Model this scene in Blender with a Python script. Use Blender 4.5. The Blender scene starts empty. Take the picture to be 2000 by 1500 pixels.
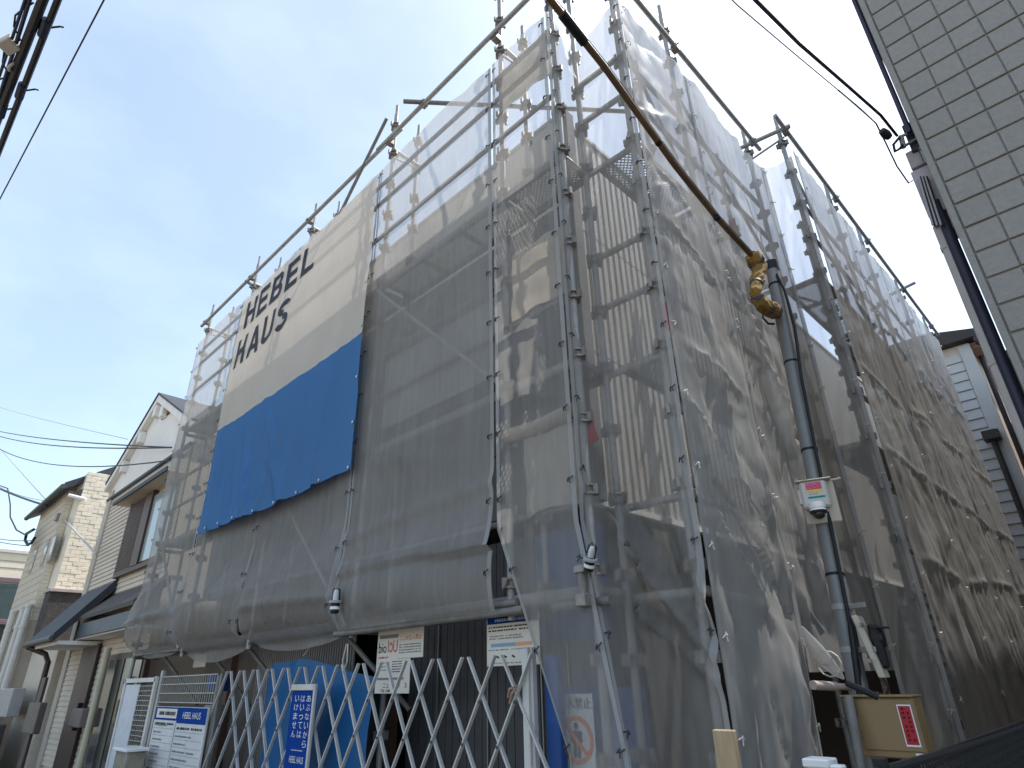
import bpy, bmesh, math, random
import numpy as np
from mathutils import Vector, Matrix
rad = math.radians
scene = bpy.context.scene
col = scene.collection
random.seed(7)

# ------------------------------------------------------------------ camera
F, YAW, PITCH, ROLL = 1193.2344, rad(-44.38846), rad(25.78874), rad(-1.34769)
EYE = Vector((0, 0, 1.5))
fwd = Vector((math.sin(YAW)*math.cos(PITCH), math.cos(YAW)*math.cos(PITCH), math.sin(PITCH)))
rt0 = Vector((math.cos(YAW), -math.sin(YAW), 0)); up0 = rt0.cross(fwd)
RT = rt0*math.cos(ROLL) + up0*math.sin(ROLL); UP = -rt0*math.sin(ROLL) + up0*math.cos(ROLL)
cam = bpy.data.cameras.new('camera'); cam.sensor_width = 36; cam.sensor_fit = 'HORIZONTAL'
cam.lens = F/2000*36; cam.clip_start = 0.05; cam.clip_end = 2000
camo = bpy.data.objects.new('camera', cam); col.objects.link(camo)
camo.matrix_world = Matrix(((RT.x, UP.x, -fwd.x, EYE.x), (RT.y, UP.y, -fwd.y, EYE.y), (RT.z, UP.z, -fwd.z, EYE.z), (0, 0, 0, 1)))
scene.camera = camo

# ------------------------------------------------------------------ world + sun
SUN_EL, SUN_AZ = rad(60), rad(22)          # azimuth from +Y towards +X
world = bpy.data.worlds.new('World'); scene.world = world; world.use_nodes = True
wn = world.node_tree.nodes; wl = world.node_tree.links; wn.clear()
sky = wn.new('ShaderNodeTexSky'); sky.sky_type = 'NISHITA'; sky.sun_disc = False
sky.sun_elevation = SUN_EL; sky.sun_rotation = SUN_AZ
sky.air_density = 1.0; sky.dust_density = 1.8; sky.ozone_density = 1.0; sky.altitude = 20
wtc = wn.new('ShaderNodeTexCoord'); wmap = wn.new('ShaderNodeMapping'); wmap.inputs['Scale'].default_value = (1.1, 1.1, 2.2)
wno = wn.new('ShaderNodeTexNoise'); wno.inputs['Scale'].default_value = 2.1; wno.inputs['Detail'].default_value = 6; wno.inputs['Roughness'].default_value = .55
wr = wn.new('ShaderNodeMapRange'); wr.inputs['From Min'].default_value = .42; wr.inputs['From Max'].default_value = .8
wr.inputs['To Min'].default_value = .13; wr.inputs['To Max'].default_value = .25
wmx = wn.new('ShaderNodeMix'); wmx.data_type = 'RGBA'
wmx.inputs[7].default_value = (7.9, 9.2, 9.2, 1)
bg = wn.new('ShaderNodeBackground'); bg.inputs['Strength'].default_value = 0.15
wo = wn.new('ShaderNodeOutputWorld')
wl.new(wtc.outputs['Generated'], wmap.inputs['Vector']); wl.new(wmap.outputs[0], wno.inputs['Vector'])
wl.new(wno.outputs['Fac'], wr.inputs['Value']); wl.new(wr.outputs[0], wmx.inputs[0])
wl.new(sky.outputs[0], wmx.inputs[6]); wl.new(wmx.outputs[2], bg.inputs['Color']); wl.new(bg.outputs[0], wo.inputs['Surface'])
sl = bpy.data.lights.new('sun', 'SUN'); sl.energy = 3.4; sl.angle = rad(0.53); sl.color = (1, .955, .90)
so = bpy.data.objects.new('sun', sl); col.objects.link(so)
SUN = Vector((math.sin(SUN_AZ)*math.cos(SUN_EL), math.cos(SUN_AZ)*math.cos(SUN_EL), math.sin(SUN_EL)))
so.rotation_euler = SUN.to_track_quat('Z', 'Y').to_euler(); so.location = SUN*30
vs = scene.view_settings; vs.view_transform = 'Standard'; vs.look = 'None'; vs.exposure = 0.82; vs.gamma = 1; vs.use_curve_mapping = False
cy = scene.cycles
cy.use_denoising = True; cy.max_bounces = 7; cy.diffuse_bounces = 3; cy.glossy_bounces = 3; cy.transmission_bounces = 5; cy.transparent_max_bounces = 24
cy.sample_clamp_indirect = 6; cy.caustics_reflective = False; cy.caustics_refractive = False

# ------------------------------------------------------------------ back-projection onto known planes
def ray(px, py): return RT*((px-1000)/F) + UP*((750-py)/F) + fwd
def PY(px, py, Y): d = ray(px, py); return EYE + d*(Y/d.y)
def PX(px, py, X): d = ray(px, py); return EYE + d*(X/d.x)
def PZ(px, py, Z): d = ray(px, py); return EYE + d*((Z-1.5)/d.z)
def PD(px, py, t): return EYE + ray(px, py).normalized()*t

# ------------------------------------------------------------------ materials
def nt(name):
    m = bpy.data.materials.new(name); m.use_nodes = True
    n = m.node_tree.nodes; n.clear(); return m, n, m.node_tree.links
MATS = {}
def mat(name, c, rough=.6, var=.12, scale=6, bump=0., bscale=60, metal=0., rnd=0., stretch=(1, 1, 1), spec=.3, dirt=None, dirtamt=0., emit=None):
    if name in MATS: return MATS[name]
    m, n, l = nt(name)
    out = n.new('ShaderNodeOutputMaterial'); b = n.new('ShaderNodeBsdfPrincipled'); l.new(b.outputs[0], out.inputs[0])
    b.inputs['Roughness'].default_value = rough; b.inputs['Metallic'].default_value = metal; b.inputs['Specular IOR Level'].default_value = spec
    g = n.new('ShaderNodeNewGeometry'); mp = n.new('ShaderNodeMapping'); mp.inputs['Scale'].default_value = stretch
    l.new(g.outputs['Position'], mp.inputs['Vector'])
    no = n.new('ShaderNodeTexNoise'); no.inputs['Scale'].default_value = scale; no.inputs['Detail'].default_value = 6; no.inputs['Roughness'].default_value = .6
    l.new(mp.outputs[0], no.inputs['Vector'])
    mr = n.new('ShaderNodeMapRange'); mr.inputs['From Min'].default_value = .25; mr.inputs['From Max'].default_value = .75
    mr.inputs['To Min'].default_value = 1-var; mr.inputs['To Max'].default_value = 1+var
    l.new(no.outputs['Fac'], mr.inputs['Value'])
    val = mr.outputs[0]
    if rnd:
        oi = n.new('ShaderNodeObjectInfo'); ma = n.new('ShaderNodeMath'); ma.operation = 'MULTIPLY_ADD'
        ma.inputs[1].default_value = rnd; ma.inputs[2].default_value = 1-rnd/2
        l.new(oi.outputs['Random'], ma.inputs[0]); mm = n.new('ShaderNodeMath'); mm.operation = 'MULTIPLY'
        l.new(ma.outputs[0], mm.inputs[0]); l.new(val, mm.inputs[1]); val = mm.outputs[0]
    mx = n.new('ShaderNodeMix'); mx.data_type = 'RGBA'; mx.blend_type = 'MULTIPLY'; mx.inputs[0].default_value = 1
    mx.inputs[6].default_value = (*c, 1); l.new(val, mx.inputs[7]); cout = mx.outputs[2]
    if dirt:
        n2 = n.new('ShaderNodeTexNoise'); n2.inputs['Scale'].default_value = scale*.45; n2.inputs['Detail'].default_value = 8; n2.inputs['Roughness'].default_value = .7
        l.new(mp.outputs[0], n2.inputs['Vector'])
        r2 = n.new('ShaderNodeMapRange'); r2.inputs['From Min'].default_value = .48; r2.inputs['From Max'].default_value = .72; r2.inputs['To Max'].default_value = dirtamt
        l.new(n2.outputs['Fac'], r2.inputs['Value']); m2 = n.new('ShaderNodeMix'); m2.data_type = 'RGBA'
        l.new(r2.outputs[0], m2.inputs[0]); l.new(cout, m2.inputs[6]); m2.inputs[7].default_value = (*dirt, 1); cout = m2.outputs[2]
    l.new(cout, b.inputs['Base Color'])
    if bump:
        n3 = n.new('ShaderNodeTexNoise'); n3.inputs['Scale'].default_value = bscale; n3.inputs['Detail'].default_value = 4
        l.new(g.outputs['Position'], n3.inputs['Vector']); bp = n.new('ShaderNodeBump'); bp.inputs['Strength'].default_value = bump; bp.inputs['Distance'].default_value = .01
        l.new(n3.outputs['Fac'], bp.inputs['Height']); l.new(bp.outputs[0], b.inputs['Normal'])
    if emit: b.inputs['Emission Color'].default_value = (*emit, 1); b.inputs['Emission Strength'].default_value = 1
    MATS[name] = m; return m
def sheet(name, c, alpha, trans=.5, var=.08, scale=1.6, stretch=(1, 1, .5), streak=.05, glossy=.03):
    """woven sheet: open mesh (transparent) mixed with threads that reflect and let light through"""
    m, n, l = nt(name); out = n.new('ShaderNodeOutputMaterial')
    g = n.new('ShaderNodeNewGeometry'); mp = n.new('ShaderNodeMapping'); mp.inputs['Scale'].default_value = stretch; l.new(g.outputs['Position'], mp.inputs['Vector'])
    no = n.new('ShaderNodeTexNoise'); no.inputs['Scale'].default_value = scale; no.inputs['Detail'].default_value = 7; no.inputs['Roughness'].default_value = .65; l.new(mp.outputs[0], no.inputs['Vector'])
    mp2 = n.new('ShaderNodeMapping'); mp2.inputs['Scale'].default_value = (14, 14, .7); l.new(g.outputs['Position'], mp2.inputs['Vector'])
    ns = n.new('ShaderNodeTexNoise'); ns.inputs['Scale'].default_value = 1.5; ns.inputs['Detail'].default_value = 3; l.new(mp2.outputs[0], ns.inputs['Vector'])
    mr = n.new('ShaderNodeMapRange'); mr.inputs['From Min'].default_value = .25; mr.inputs['From Max'].default_value = .75; mr.inputs['To Min'].default_value = alpha-var; mr.inputs['To Max'].default_value = alpha+var
    l.new(no.outputs['Fac'], mr.inputs['Value'])
    ms = n.new('ShaderNodeMapRange'); ms.inputs['From Min'].default_value = .3; ms.inputs['From Max'].default_value = .7; ms.inputs['To Min'].default_value = -streak; ms.inputs['To Max'].default_value = streak
    l.new(ns.outputs['Fac'], ms.inputs['Value'])
    ad = n.new('ShaderNodeMath'); ad.operation = 'ADD'; ad.use_clamp = True; l.new(mr.outputs[0], ad.inputs[0]); l.new(ms.outputs[0], ad.inputs[1])
    cm = n.new('ShaderNodeMix'); cm.data_type = 'RGBA'; cm.inputs[6].default_value = (c[0]*.82, c[1]*.8, c[2]*.77, 1); cm.inputs[7].default_value = (*c, 1); l.new(no.outputs['Fac'], cm.inputs[0])
    d = n.new('ShaderNodeBsdfDiffuse'); t = n.new('ShaderNodeBsdfTranslucent'); tr = n.new('ShaderNodeBsdfTransparent'); gl = n.new('ShaderNodeBsdfGlossy'); gl.inputs['Roughness'].default_value = .35
    l.new(cm.outputs[2], d.inputs[0]); l.new(cm.outputs[2], t.inputs[0])
    a = n.new('ShaderNodeMixShader'); a.inputs[0].default_value = trans; l.new(d.outputs[0], a.inputs[1]); l.new(t.outputs[0], a.inputs[2])
    a2 = n.new('ShaderNodeMixShader'); a2.inputs[0].default_value = glossy; l.new(a.outputs[0], a2.inputs[1]); l.new(gl.outputs[0], a2.inputs[2])
    f = n.new('ShaderNodeMixShader'); l.new(ad.outputs[0], f.inputs[0]); l.new(tr.outputs[0], f.inputs[1]); l.new(a2.outputs[0], f.inputs[2]); l.new(f.outputs[0], out.inputs[0])
    return m
def glass(name, c, rough=.05):
    m, n, l = nt(name); out = n.new('ShaderNodeOutputMaterial'); tr = n.new('ShaderNodeBsdfTransparent'); tr.inputs[0].default_value = (*c, 1)
    gl = n.new('ShaderNodeBsdfGlossy'); gl.inputs['Roughness'].default_value = rough; fr = n.new('ShaderNodeFresnel'); fr.inputs[0].default_value = 1.5
    x = n.new('ShaderNodeMixShader'); l.new(fr.outputs[0], x.inputs[0]); l.new(tr.outputs[0], x.inputs[1]); l.new(gl.outputs[0], x.inputs[2]); l.new(x.outputs[0], out.inputs[0]); return m

NETC = (.53, .515, .495)
net_front = sheet('net_mesh_grey', NETC, .64, .5)
net_corner = sheet('net_mesh_clear', NETC, .50, .52)
net_side = sheet('net_mesh_dusty', (.54, .535, .525), .82, .5, var=.08)
net_hem = sheet('net_hem_double', (.52, .53, .54), .82, .45)
banner_w = sheet('banner_white_cloth', (.80, .74, .67), .985, .42, var=.01, streak=.0)
banner_b = sheet('banner_blue_cloth', (.065, .225, .53), .985, .35, var=.01, streak=.0)
cream_sheet = sheet('cream_tarp', (.62, .56, .48), .95, .45, var=.03)
blue_tarp = sheet('blue_tarp', (.03, .20, .52), .97, .35, var=.02, streak=0)
steel = mat('galvanised_tube', (.33, .33, .325), .5, .22, 9, metal=.3, rnd=.15, dirt=(.22, .19, .16), dirtamt=.5)
steel_d = mat('weathered_tube', (.20, .195, .185), .55, .25, 9, metal=.25, rnd=.15, dirt=(.14, .11, .09), dirtamt=.6)
coupm = mat('coupler_zinc', (.25, .24, .225), .5, .2, 20, metal=.4, dirt=(.2, .12, .07), dirtamt=.6)
deckm = mat('deck_steel', (.24, .24, .24), .55, .2, 8, metal=.3)
black = mat('black_rubber', (.012, .012, .014), .5, .1, 10)
white = mat('white_paint', (.78, .78, .77), .45, .05, 5)
navy = mat('banner_ink', (.022, .024, .04), .7, .1, 3)

# ------------------------------------------------------------------ mesh building
class MB:
    def __init__(s): s.v = []; s.f = []
    def add(s, vs_, fs): k = len(s.v); s.v += [tuple(p) for p in vs_]; s.f += [tuple(i+k for i in q) for q in fs]; return s
    def box(s, x0, x1, y0, y1, z0, z1):
        return s.add([(x, y, z) for z in (z0, z1) for y in (y0, y1) for x in (x0, x1)], [(0, 2, 3, 1), (4, 5, 7, 6), (0, 1, 5, 4), (2, 6, 7, 3), (0, 4, 6, 2), (1, 3, 7, 5)])
    def obox(s, c, a, b, d):
        c, a, b, d = map(Vector, (c, a, b, d))
        return s.add([c+a*i+b*j+d*k for k in (-1, 1) for j in (-1, 1) for i in (-1, 1)], [(0, 2, 3, 1), (4, 5, 7, 6), (0, 1, 5, 4), (2, 6, 7, 3), (0, 4, 6, 2), (1, 3, 7, 5)])
    def bar(s, p, q, w, h, up=(0, 0, 1)):
        p, q, up = Vector(p), Vector(q), Vector(up); d = q-p; a = d.cross(up)
        if a.length < 1e-6: a = d.cross(Vector((1, 0, 0)))
        a.normalize(); b = a.cross(d).normalized(); return s.obox((p+q)/2, d/2, a*w/2, b*h/2)
    def tube(s, pts, r, n=10, caps=True):
        pts = [Vector(p) for p in pts]; rs = r if isinstance(r, (list, tuple)) else [r]*len(pts); k = len(s.v); ref = None
        for i, p in enumerate(pts):
            d = (pts[min(i+1, len(pts)-1)]-pts[max(i-1, 0)]).normalized()
            if ref is None: ref = d.cross(Vector((0, 0, 1)) if abs(d.z) < .9 else Vector((1, 0, 0))).normalized()
            ref = (ref-d*ref.dot(d)).normalized(); b = d.cross(ref)
            for j in range(n): t = 2*math.pi*j/n; s.v.append(tuple(p+(ref*math.cos(t)+b*math.sin(t))*rs[i]))
        for i in range(len(pts)-1):
            for j in range(n): a = k+i*n+j; c = k+i*n+(j+1) % n; s.f.append((a, c, c+n, a+n))
        if caps: s.f.append(tuple(k+j for j in reversed(range(n)))); s.f.append(tuple(k+(len(pts)-1)*n+j for j in range(n)))
        return s
    def lathe(s, c, prof, axis=(0, 0, 1), n=16):
        c, ax = Vector(c), Vector(axis).normalized(); return s.tube([c+ax*h for h, r in prof], [r for h, r in prof], n)
    def prism(s, poly, d):
        d = Vector(d); poly = [Vector(p) for p in poly]; n = len(poly)
        return s.add(poly+[p+d for p in poly], [tuple(reversed(range(n))), tuple(range(n, 2*n))]+[(i, (i+1) % n, n+(i+1) % n, n+i) for i in range(n)])
    def mesh(s, name, bev=0., smooth=False):
        me = bpy.data.meshes.new(name); me.from_pydata(s.v, [], s.f)
        bm = bmesh.new(); bm.from_mesh(me); bmesh.ops.recalc_face_normals(bm, faces=bm.faces)
        if bev: bmesh.ops.bevel(bm, geom=list(bm.edges), offset=bev, segments=1, affect='EDGES', profile=.5)
        bm.to_mesh(me); bm.free()
        if smooth:
            for p in me.polygons: p.use_smooth = True
        return me
def tag(o, label=None, cat=None, group=None, kind=None):
    if label: o['label'] = label
    if cat: o['category'] = cat
    if group: o['group'] = group
    if kind: o['kind'] = kind
    return o
WL = {}
def link(o, parent=None):
    col.objects.link(o)
    if parent is not None: o.parent = parent; o.location = Vector(o.location)-WL.get(parent.name, Vector((0, 0, 0)))
    return o
def empty(name, label, cat, loc=(0, 0, 0), group=None):
    o = bpy.data.objects.new(name, None); o.empty_display_size = .1; o.location = loc; col.objects.link(o); WL[o.name] = Vector(loc); return tag(o, label, cat, group)
def obj(name, mb, m, parent=None, bev=0., smooth=False, kind=None, label=None, cat=None, group=None):
    me = mb.mesh(name, bev, smooth) if isinstance(mb, MB) else mb
    if m and not me.materials: me.materials.append(m)
    o = bpy.data.objects.new(name, me); link(o, parent)
    if smooth and isinstance(mb, MB) and not bev:
        try: me.set_sharp_from_angle(angle=rad(40))
        except Exception: pass
    return tag(o, label, cat, group, kind)
def sub(parent, name, mb, m, **k):        # child of a part (the part itself sits under an empty or at the origin)
    o = obj(name, mb, m, None, **k); o.parent = parent; o.matrix_parent_inverse = Matrix.Identity(4)
    base = Vector((0, 0, 0)); p = parent
    while p is not None: base += Vector(p.location); p = p.parent
    o.location = -base; return o
def inst(name, me, loc, parent, rot=(0, 0, 0), scale=(1, 1, 1)):
    o = bpy.data.objects.new(name, me); o.location = loc; o.rotation_euler = rot; o.scale = scale; return link(o, parent)
def text_mb(body, org, right, up, w=None, h=None, off=(0, 0, 0), shear=0.):
    c = bpy.data.curves.new('lettering', 'FONT'); c.body = body; c.resolution_u = 3
    o = bpy.data.objects.new('lettering', c); col.objects.link(o)
    me = bpy.data.meshes.new_from_object(o.evaluated_get(bpy.context.evaluated_depsgraph_get()))
    bpy.data.objects.remove(o); bpy.data.curves.remove(c)
    vs_ = [(v.co.x+shear*v.co.y, v.co.y) for v in me.vertices]
    x0, x1 = min(p[0] for p in vs_), max(p[0] for p in vs_); y0, y1 = min(p[1] for p in vs_), max(p[1] for p in vs_)
    sx = w/(x1-x0) if w else None; sy = h/(y1-y0) if h else None; sx = sx or sy; sy = sy or sx
    org, right, up, off = Vector(org), Vector(right), Vector(up), Vector(off); mb = MB()
    mb.add([org+right*((x-x0)*sx)+up*((y-y0)*sy)+off for x, y in vs_], [tuple(p.vertices) for p in me.polygons]); bpy.data.meshes.remove(me); return mb
def catenary(a, b, sag, n=24):
    a, b = Vector(a), Vector(b); return [a.lerp(b, i/n)-Vector((0, 0, sag*4*(i/n)*(1-i/n))) for i in range(n+1)]

# ------------------------------------------------------------------ numpy cloth tools
def vnoise(x, y, seed):
    xi, yi = np.floor(x).astype(int), np.floor(y).astype(int); xf, yf = x-xi, y-yi
    def hsh(a, b):
        h = (a*374761393+b*668265263+seed*1442695041) & 0xffffffff; h = ((h ^ (h >> 13))*1274126177) & 0xffffffff; return ((h ^ (h >> 16)) & 0xffff)/65535.0
    u, v = xf*xf*(3-2*xf), yf*yf*(3-2*yf)
    return (hsh(xi, yi)*(1-u)+hsh(xi+1, yi)*u)*(1-v)+(hsh(xi, yi+1)*(1-u)+hsh(xi+1, yi+1)*u)*v-.5
def fbm(x, y, seed, o=4): return sum(vnoise(x*2**i, y*2**i, seed+i)*.55**i for i in range(o))
def seg_ridge(U, Z, a, b, amp, w):
    (ax, az), (bx, bz) = a, b; dx, dz = bx-ax, bz-az; L2 = dx*dx+dz*dz
    t = np.clip(((U-ax)*dx+(Z-az)*dz)/L2, 0, 1); d = np.hypot(U-ax-t*dx, Z-az-t*dz); return amp*np.exp(-(d/w)**1.05)*np.clip(np.sin(np.pi*np.clip(t*.9+.05, 0, 1))*1.6, 0, 1)
def rand_creases(U, Z, W, z0, z1, seed, n, amp, vert=.5):
    r = random.Random(seed); out = np.zeros_like(U)
    for i in range(n):
        u, z = r.uniform(0, W), r.uniform(z0, z1); L = r.uniform(.25, 1.1)
        ang = rad(90)+r.gauss(0, .25) if r.random() < vert else r.uniform(0, math.pi)
        out += seg_ridge(U, Z, (u-math.cos(ang)*L/2, z-math.sin(ang)*L/2), (u+math.cos(ang)*L/2, z+math.sin(ang)*L/2), r.choice((-1, 1))*amp*r.uniform(.4, 1), r.uniform(.012, .05))
    return out
tie_me = MB().tube([(-.022, 0, -.008), (-.006, -.012, .004), (.008, -.012, -.004), (.024, 0, .008)], .0045, 5).tube([(.0, -.012, -.03), (.0, -.01, .012)], .0035, 5).mesh('tie')
tie_me.materials.append(mat('tie_cord', (.05, .05, .055), .6, .1))
tiew_me = tie_me.copy(); tiew_me.materials.clear(); tiew_me.materials.append(mat('tie_cord_pale', (.62, .6, .56), .5, .1))
def net(label, path, z0, z1, m, seed, amp=.012, ncre=20, cre=.012, vert=.5, prof=None, lines=(), res=.032, edge=None, tie='d', hem=(1, 1), group='scaffold sheets', topsag=.02, name='scaffold_net', side=1, bottom=None, ties=.45, billow=.02, pleat=.02):
    """path: XY polyline from image left to right; outward normal is on its right-hand side seen from above (side=1)"""
    P = [Vector(p).to_2d() for p in path]; seg = [(P[i+1]-P[i]).length for i in range(len(P)-1)]; W = sum(seg)
    nu = max(8, int(W/res)); nv = max(8, int((z1-z0)/res)); us = np.linspace(0, W, nu+1); bx = np.zeros(nu+1); by = np.zeros(nu+1); nx = np.zeros(nu+1); ny = np.zeros(nu+1)
    for i, u in enumerate(us):
        a = 0
        for k, L in enumerate(seg):
            if u <= a+L+1e-9 or k == len(seg)-1:
                t = (u-a)/L; p = P[k].lerp(P[k+1], t); d = (P[k+1]-P[k])/L; bx[i], by[i] = p; nx[i], ny[i] = d.y*side, -d.x*side; break
            a += L
    zs = np.linspace(0, 1, nv+1); U, V = np.meshgrid(us, zs); zb = np.full(nu+1, z0) if bottom is None else np.array([bottom(u/W) for u in us])
    zt = z1-topsag*np.sin(np.pi*us/W)-.012*np.abs(np.sin(us*9+seed)); Z = zb[None, :]+(zt-zb)[None, :]*V
    e = np.clip(np.minimum(U, W-U)/.12, 0, 1); e = .15+.85*e*e*(3-2*e)
    D = fbm(U*2.2+seed*3.1, Z*1.3, seed)*amp*2.2+fbm(U*9+seed, Z*2.6, seed+9, 3)*amp*.7+rand_creases(U, Z, W, z0, z1, seed, ncre, cre, vert)
    rg = lambda a, b, k: .22-np.abs(vnoise(a, b, k))
    D += pleat*(rg(U*3.1+.2*Z, Z*.22, seed+41)+.8*rg(U*6.3-.25*Z, Z*.33, seed+43)+.45*rg(U*2.2+1.1*Z, Z*1.1-U, seed+47)+.45*rg(U*13+.3*Z, Z*.5, seed+51)+.4*rg(U*1.6-.9*Z, Z*1.0, seed+53))
    D = D*e+billow*np.sin(np.pi*U/W)
    for ln in lines: D += seg_ridge(U, Z, *ln)
    if prof is not None: D += prof(U/W, Z, W)
    BX, BY = np.broadcast_to(bx, U.shape).copy(), np.broadcast_to(by, U.shape).copy()
    if edge is not None:
        l, r_ = edge(Z); dxp, dyp = P[-1]-P[0]; Lp = math.hypot(dxp, dyp); off = l*(1-U/W)+r_*(U/W); BX += off*dxp/Lp; BY += off*dyp/Lp
    X = BX+nx[None, :]*D; Y = BY+ny[None, :]*D
    vts = np.stack([X, Y, Z], -1).reshape(-1, 3)
    fs = [(j*(nu+1)+i, j*(nu+1)+i+1, (j+1)*(nu+1)+i+1, (j+1)*(nu+1)+i) for j in range(nv) for i in range(nu)]
    me = bpy.data.meshes.new(name); me.from_pydata(vts.tolist(), [], fs); me.polygons.foreach_set('use_smooth', [True]*len(fs)); me.materials.append(m)
    o = bpy.data.objects.new(name, me); col.objects.link(o); tag(o, label, 'net', group); WL[o.name] = Vector((0, 0, 0))
    k = max(1, int(round(.035/(W/nu))))
    for s_, on in ((0, hem[0]), (1, hem[1])):
        if not on: continue
        ii = range(0, k+1) if s_ == 0 else range(nu-k, nu+1); mb = MB()
        for j in range(nv+1):
            for i in ii: mb.v.append((X[j, i]+nx[i]*.004, Y[j, i]+ny[i]*.004, Z[j, i]))
        w_ = k+1
        for j in range(nv):
            for i in range(k): a = j*w_+i; mb.f.append((a, a+1, a+1+w_, a+w_))
        obj('hem', mb, net_hem, o, smooth=True)
        if tie:
            z = z1-.12
            while z > z0+.1:
                i = 1 if s_ == 0 else nu-1; j = int(np.clip(round((z-zb[i])/(zt[i]-zb[i])*nv), 0, nv)); an = math.atan2(ny[i], nx[i])+math.pi/2
                inst('tie', tie_me if tie == 'd' else tiew_me, (X[j, i]+nx[i]*.012, Y[j, i]+ny[i]*.012, Z[j, i]), o, rot=(0, random.uniform(-.6, .6), an)); z -= ties
    return o, (X, Y, Z, us)

# ================================================================== SETTING
asphalt = mat('asphalt', (.05, .05, .052), .85, .25, 3, bump=.4, bscale=90)
concrete = mat('concrete', (.32, .275, .215), .85, .15, 2, bump=.2, bscale=50, dirt=(.2, .19, .17), dirtamt=.4)
g = MB(); g.box(-300, 300, -300, 300, -.4, -.008); tag(obj('ground', g, concrete), kind='structure')
g = MB(); g.box(-120, 60, -2.6, 1.9, -.006, 0.0); tag(obj('street', g, asphalt), kind='structure')
g = MB(); g.box(-1.2, -.2, 2.4, 40, -.007, -.002); tag(obj('alley_path', g, concrete), kind='structure')

# ------------------------------------------------------------------ house under construction
wallshade = mat('house_panel_shade_grey', (.17, .17, .172), .8, .1, 3, rnd=.1, bump=.1, bscale=80)  # grey puts the shade under the deck into the wall colour
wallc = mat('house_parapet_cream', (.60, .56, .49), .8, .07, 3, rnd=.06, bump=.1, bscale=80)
ribm = mat('ribbed_cladding_cream', (.44, .425, .40), .7, .07, 4, rnd=.08)
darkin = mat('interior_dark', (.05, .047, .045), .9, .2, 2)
house = empty('house_under_construction', 'flat roofed two storey house being built behind the grey scaffold sheets', 'house', (-6, 8, 0))
HX0, HX1, HY0, HY1 = -9.7, -2.62, 3.42, 12.6
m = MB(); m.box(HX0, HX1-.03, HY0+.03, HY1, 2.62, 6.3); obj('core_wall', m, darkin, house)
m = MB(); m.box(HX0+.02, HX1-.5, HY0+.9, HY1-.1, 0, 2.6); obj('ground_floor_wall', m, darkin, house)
m = MB(); m.box(HX0-.02, HX1+.012, HY0-.01, HY1+.02, 6.475, 6.53); obj('parapet_cap', m, wallc, house, bev=.008)
cw = (HX1-HX0)/4
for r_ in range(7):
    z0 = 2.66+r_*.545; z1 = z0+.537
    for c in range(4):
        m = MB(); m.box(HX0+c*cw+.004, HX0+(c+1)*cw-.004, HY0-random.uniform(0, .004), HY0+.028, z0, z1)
        obj('wall_panel', m, wallc if r_ >= 5 else wallshade, house, bev=.004)
rib = MB(); rib.prism([(0, 0, 0), (.022, .02, 0), (.022, .075, 0), (0, .095, 0)], (0, 0, 1)); rib_me = rib.mesh('cladding_strip'); rib_me.materials.append(ribm)
y = HY0
while y < 7.6:
    for z0, z1 in ((2.68, 3.93), (3.945, 5.2), (5.215, 6.47)): inst('cladding_strip', rib_me, (HX1-.028+random.uniform(-.002, .002), y, z0), house, scale=(1, 1, z1-z0))
    y += .1
m = MB()
while y < HY1-.1: m.prism([(HX1-.028, y, 2.68), (HX1-.006, y+.02, 2.68), (HX1-.006, y+.075, 2.68), (HX1-.028, y+.095, 2.68)], (0, 0, 3.79)); y += .1
obj('cladding_run', m, ribm, house, kind='stuff')
m = MB(); m.box(HX1-.05, HX1+.02, HY0, HY1, 2.62, 2.665); obj('base_flashing', m, white, house)
m = MB(); m.box(HX1-.06, HX1+.11, HY0-.03, HY0+.09, 2.62, 6.47); obj('corner_trim', m, wallshade, house, bev=.005)  # added piece, shaped to block sun slipping past the corner onto the front net
for x in (-8.6, -6.9, -5.1, -3.3):
    m = MB(); m.box(x-.05, x+.05, HY0+.1, HY0+.2, 0, 2.62); obj('column', m, mat('primer_brown', (.16, .10, .08), .6), house)
m = MB()
for i in range(24): x = -4.75+i*.085; m.box(x, x+.078, 3.5, 3.515, .02, 2.5)
dk = mat('dark_shutter', (.075, .074, .078), .5, .15, 6); obj('dark_partition', m, dk, house)
for k in (-4.35, -3.75, -3.2, -2.95):
    m = MB(); m.box(k, k+.008, 3.485, 3.498, .02, 2.5); obj('partition_joint', m, mat('joint_alu', (.3, .3, .3), .4, metal=.5), house)
m = MB(); m.box(-9.6, -5.9, 3.6, 3.62, 0, 2.6); obj('back_partition', m, mat('brown_sheathing', (.16, .135, .115), .85, .2, 3), house)
m = MB()
for i in range(44): x = -7.3+i*.045; m.box(x, x+.03, 3.3, 3.315, .1, 1.95)
obj('corrugated_sheet', m, mat('corrugated_grey', (.27, .26, .26), .6, .1), house, kind='stuff')
# horizontal wall joint boards seen behind the sheet
for (a, b, zz) in ((-7.6, -4.8, 1.95), (-8.9, -7.4, 2.1)):
    m = MB(); m.box(a, b, 3.34, 3.40, zz, zz+.16); obj('lintel', m, mat('primer_brown', (.16, .10, .08)), house)

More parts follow.
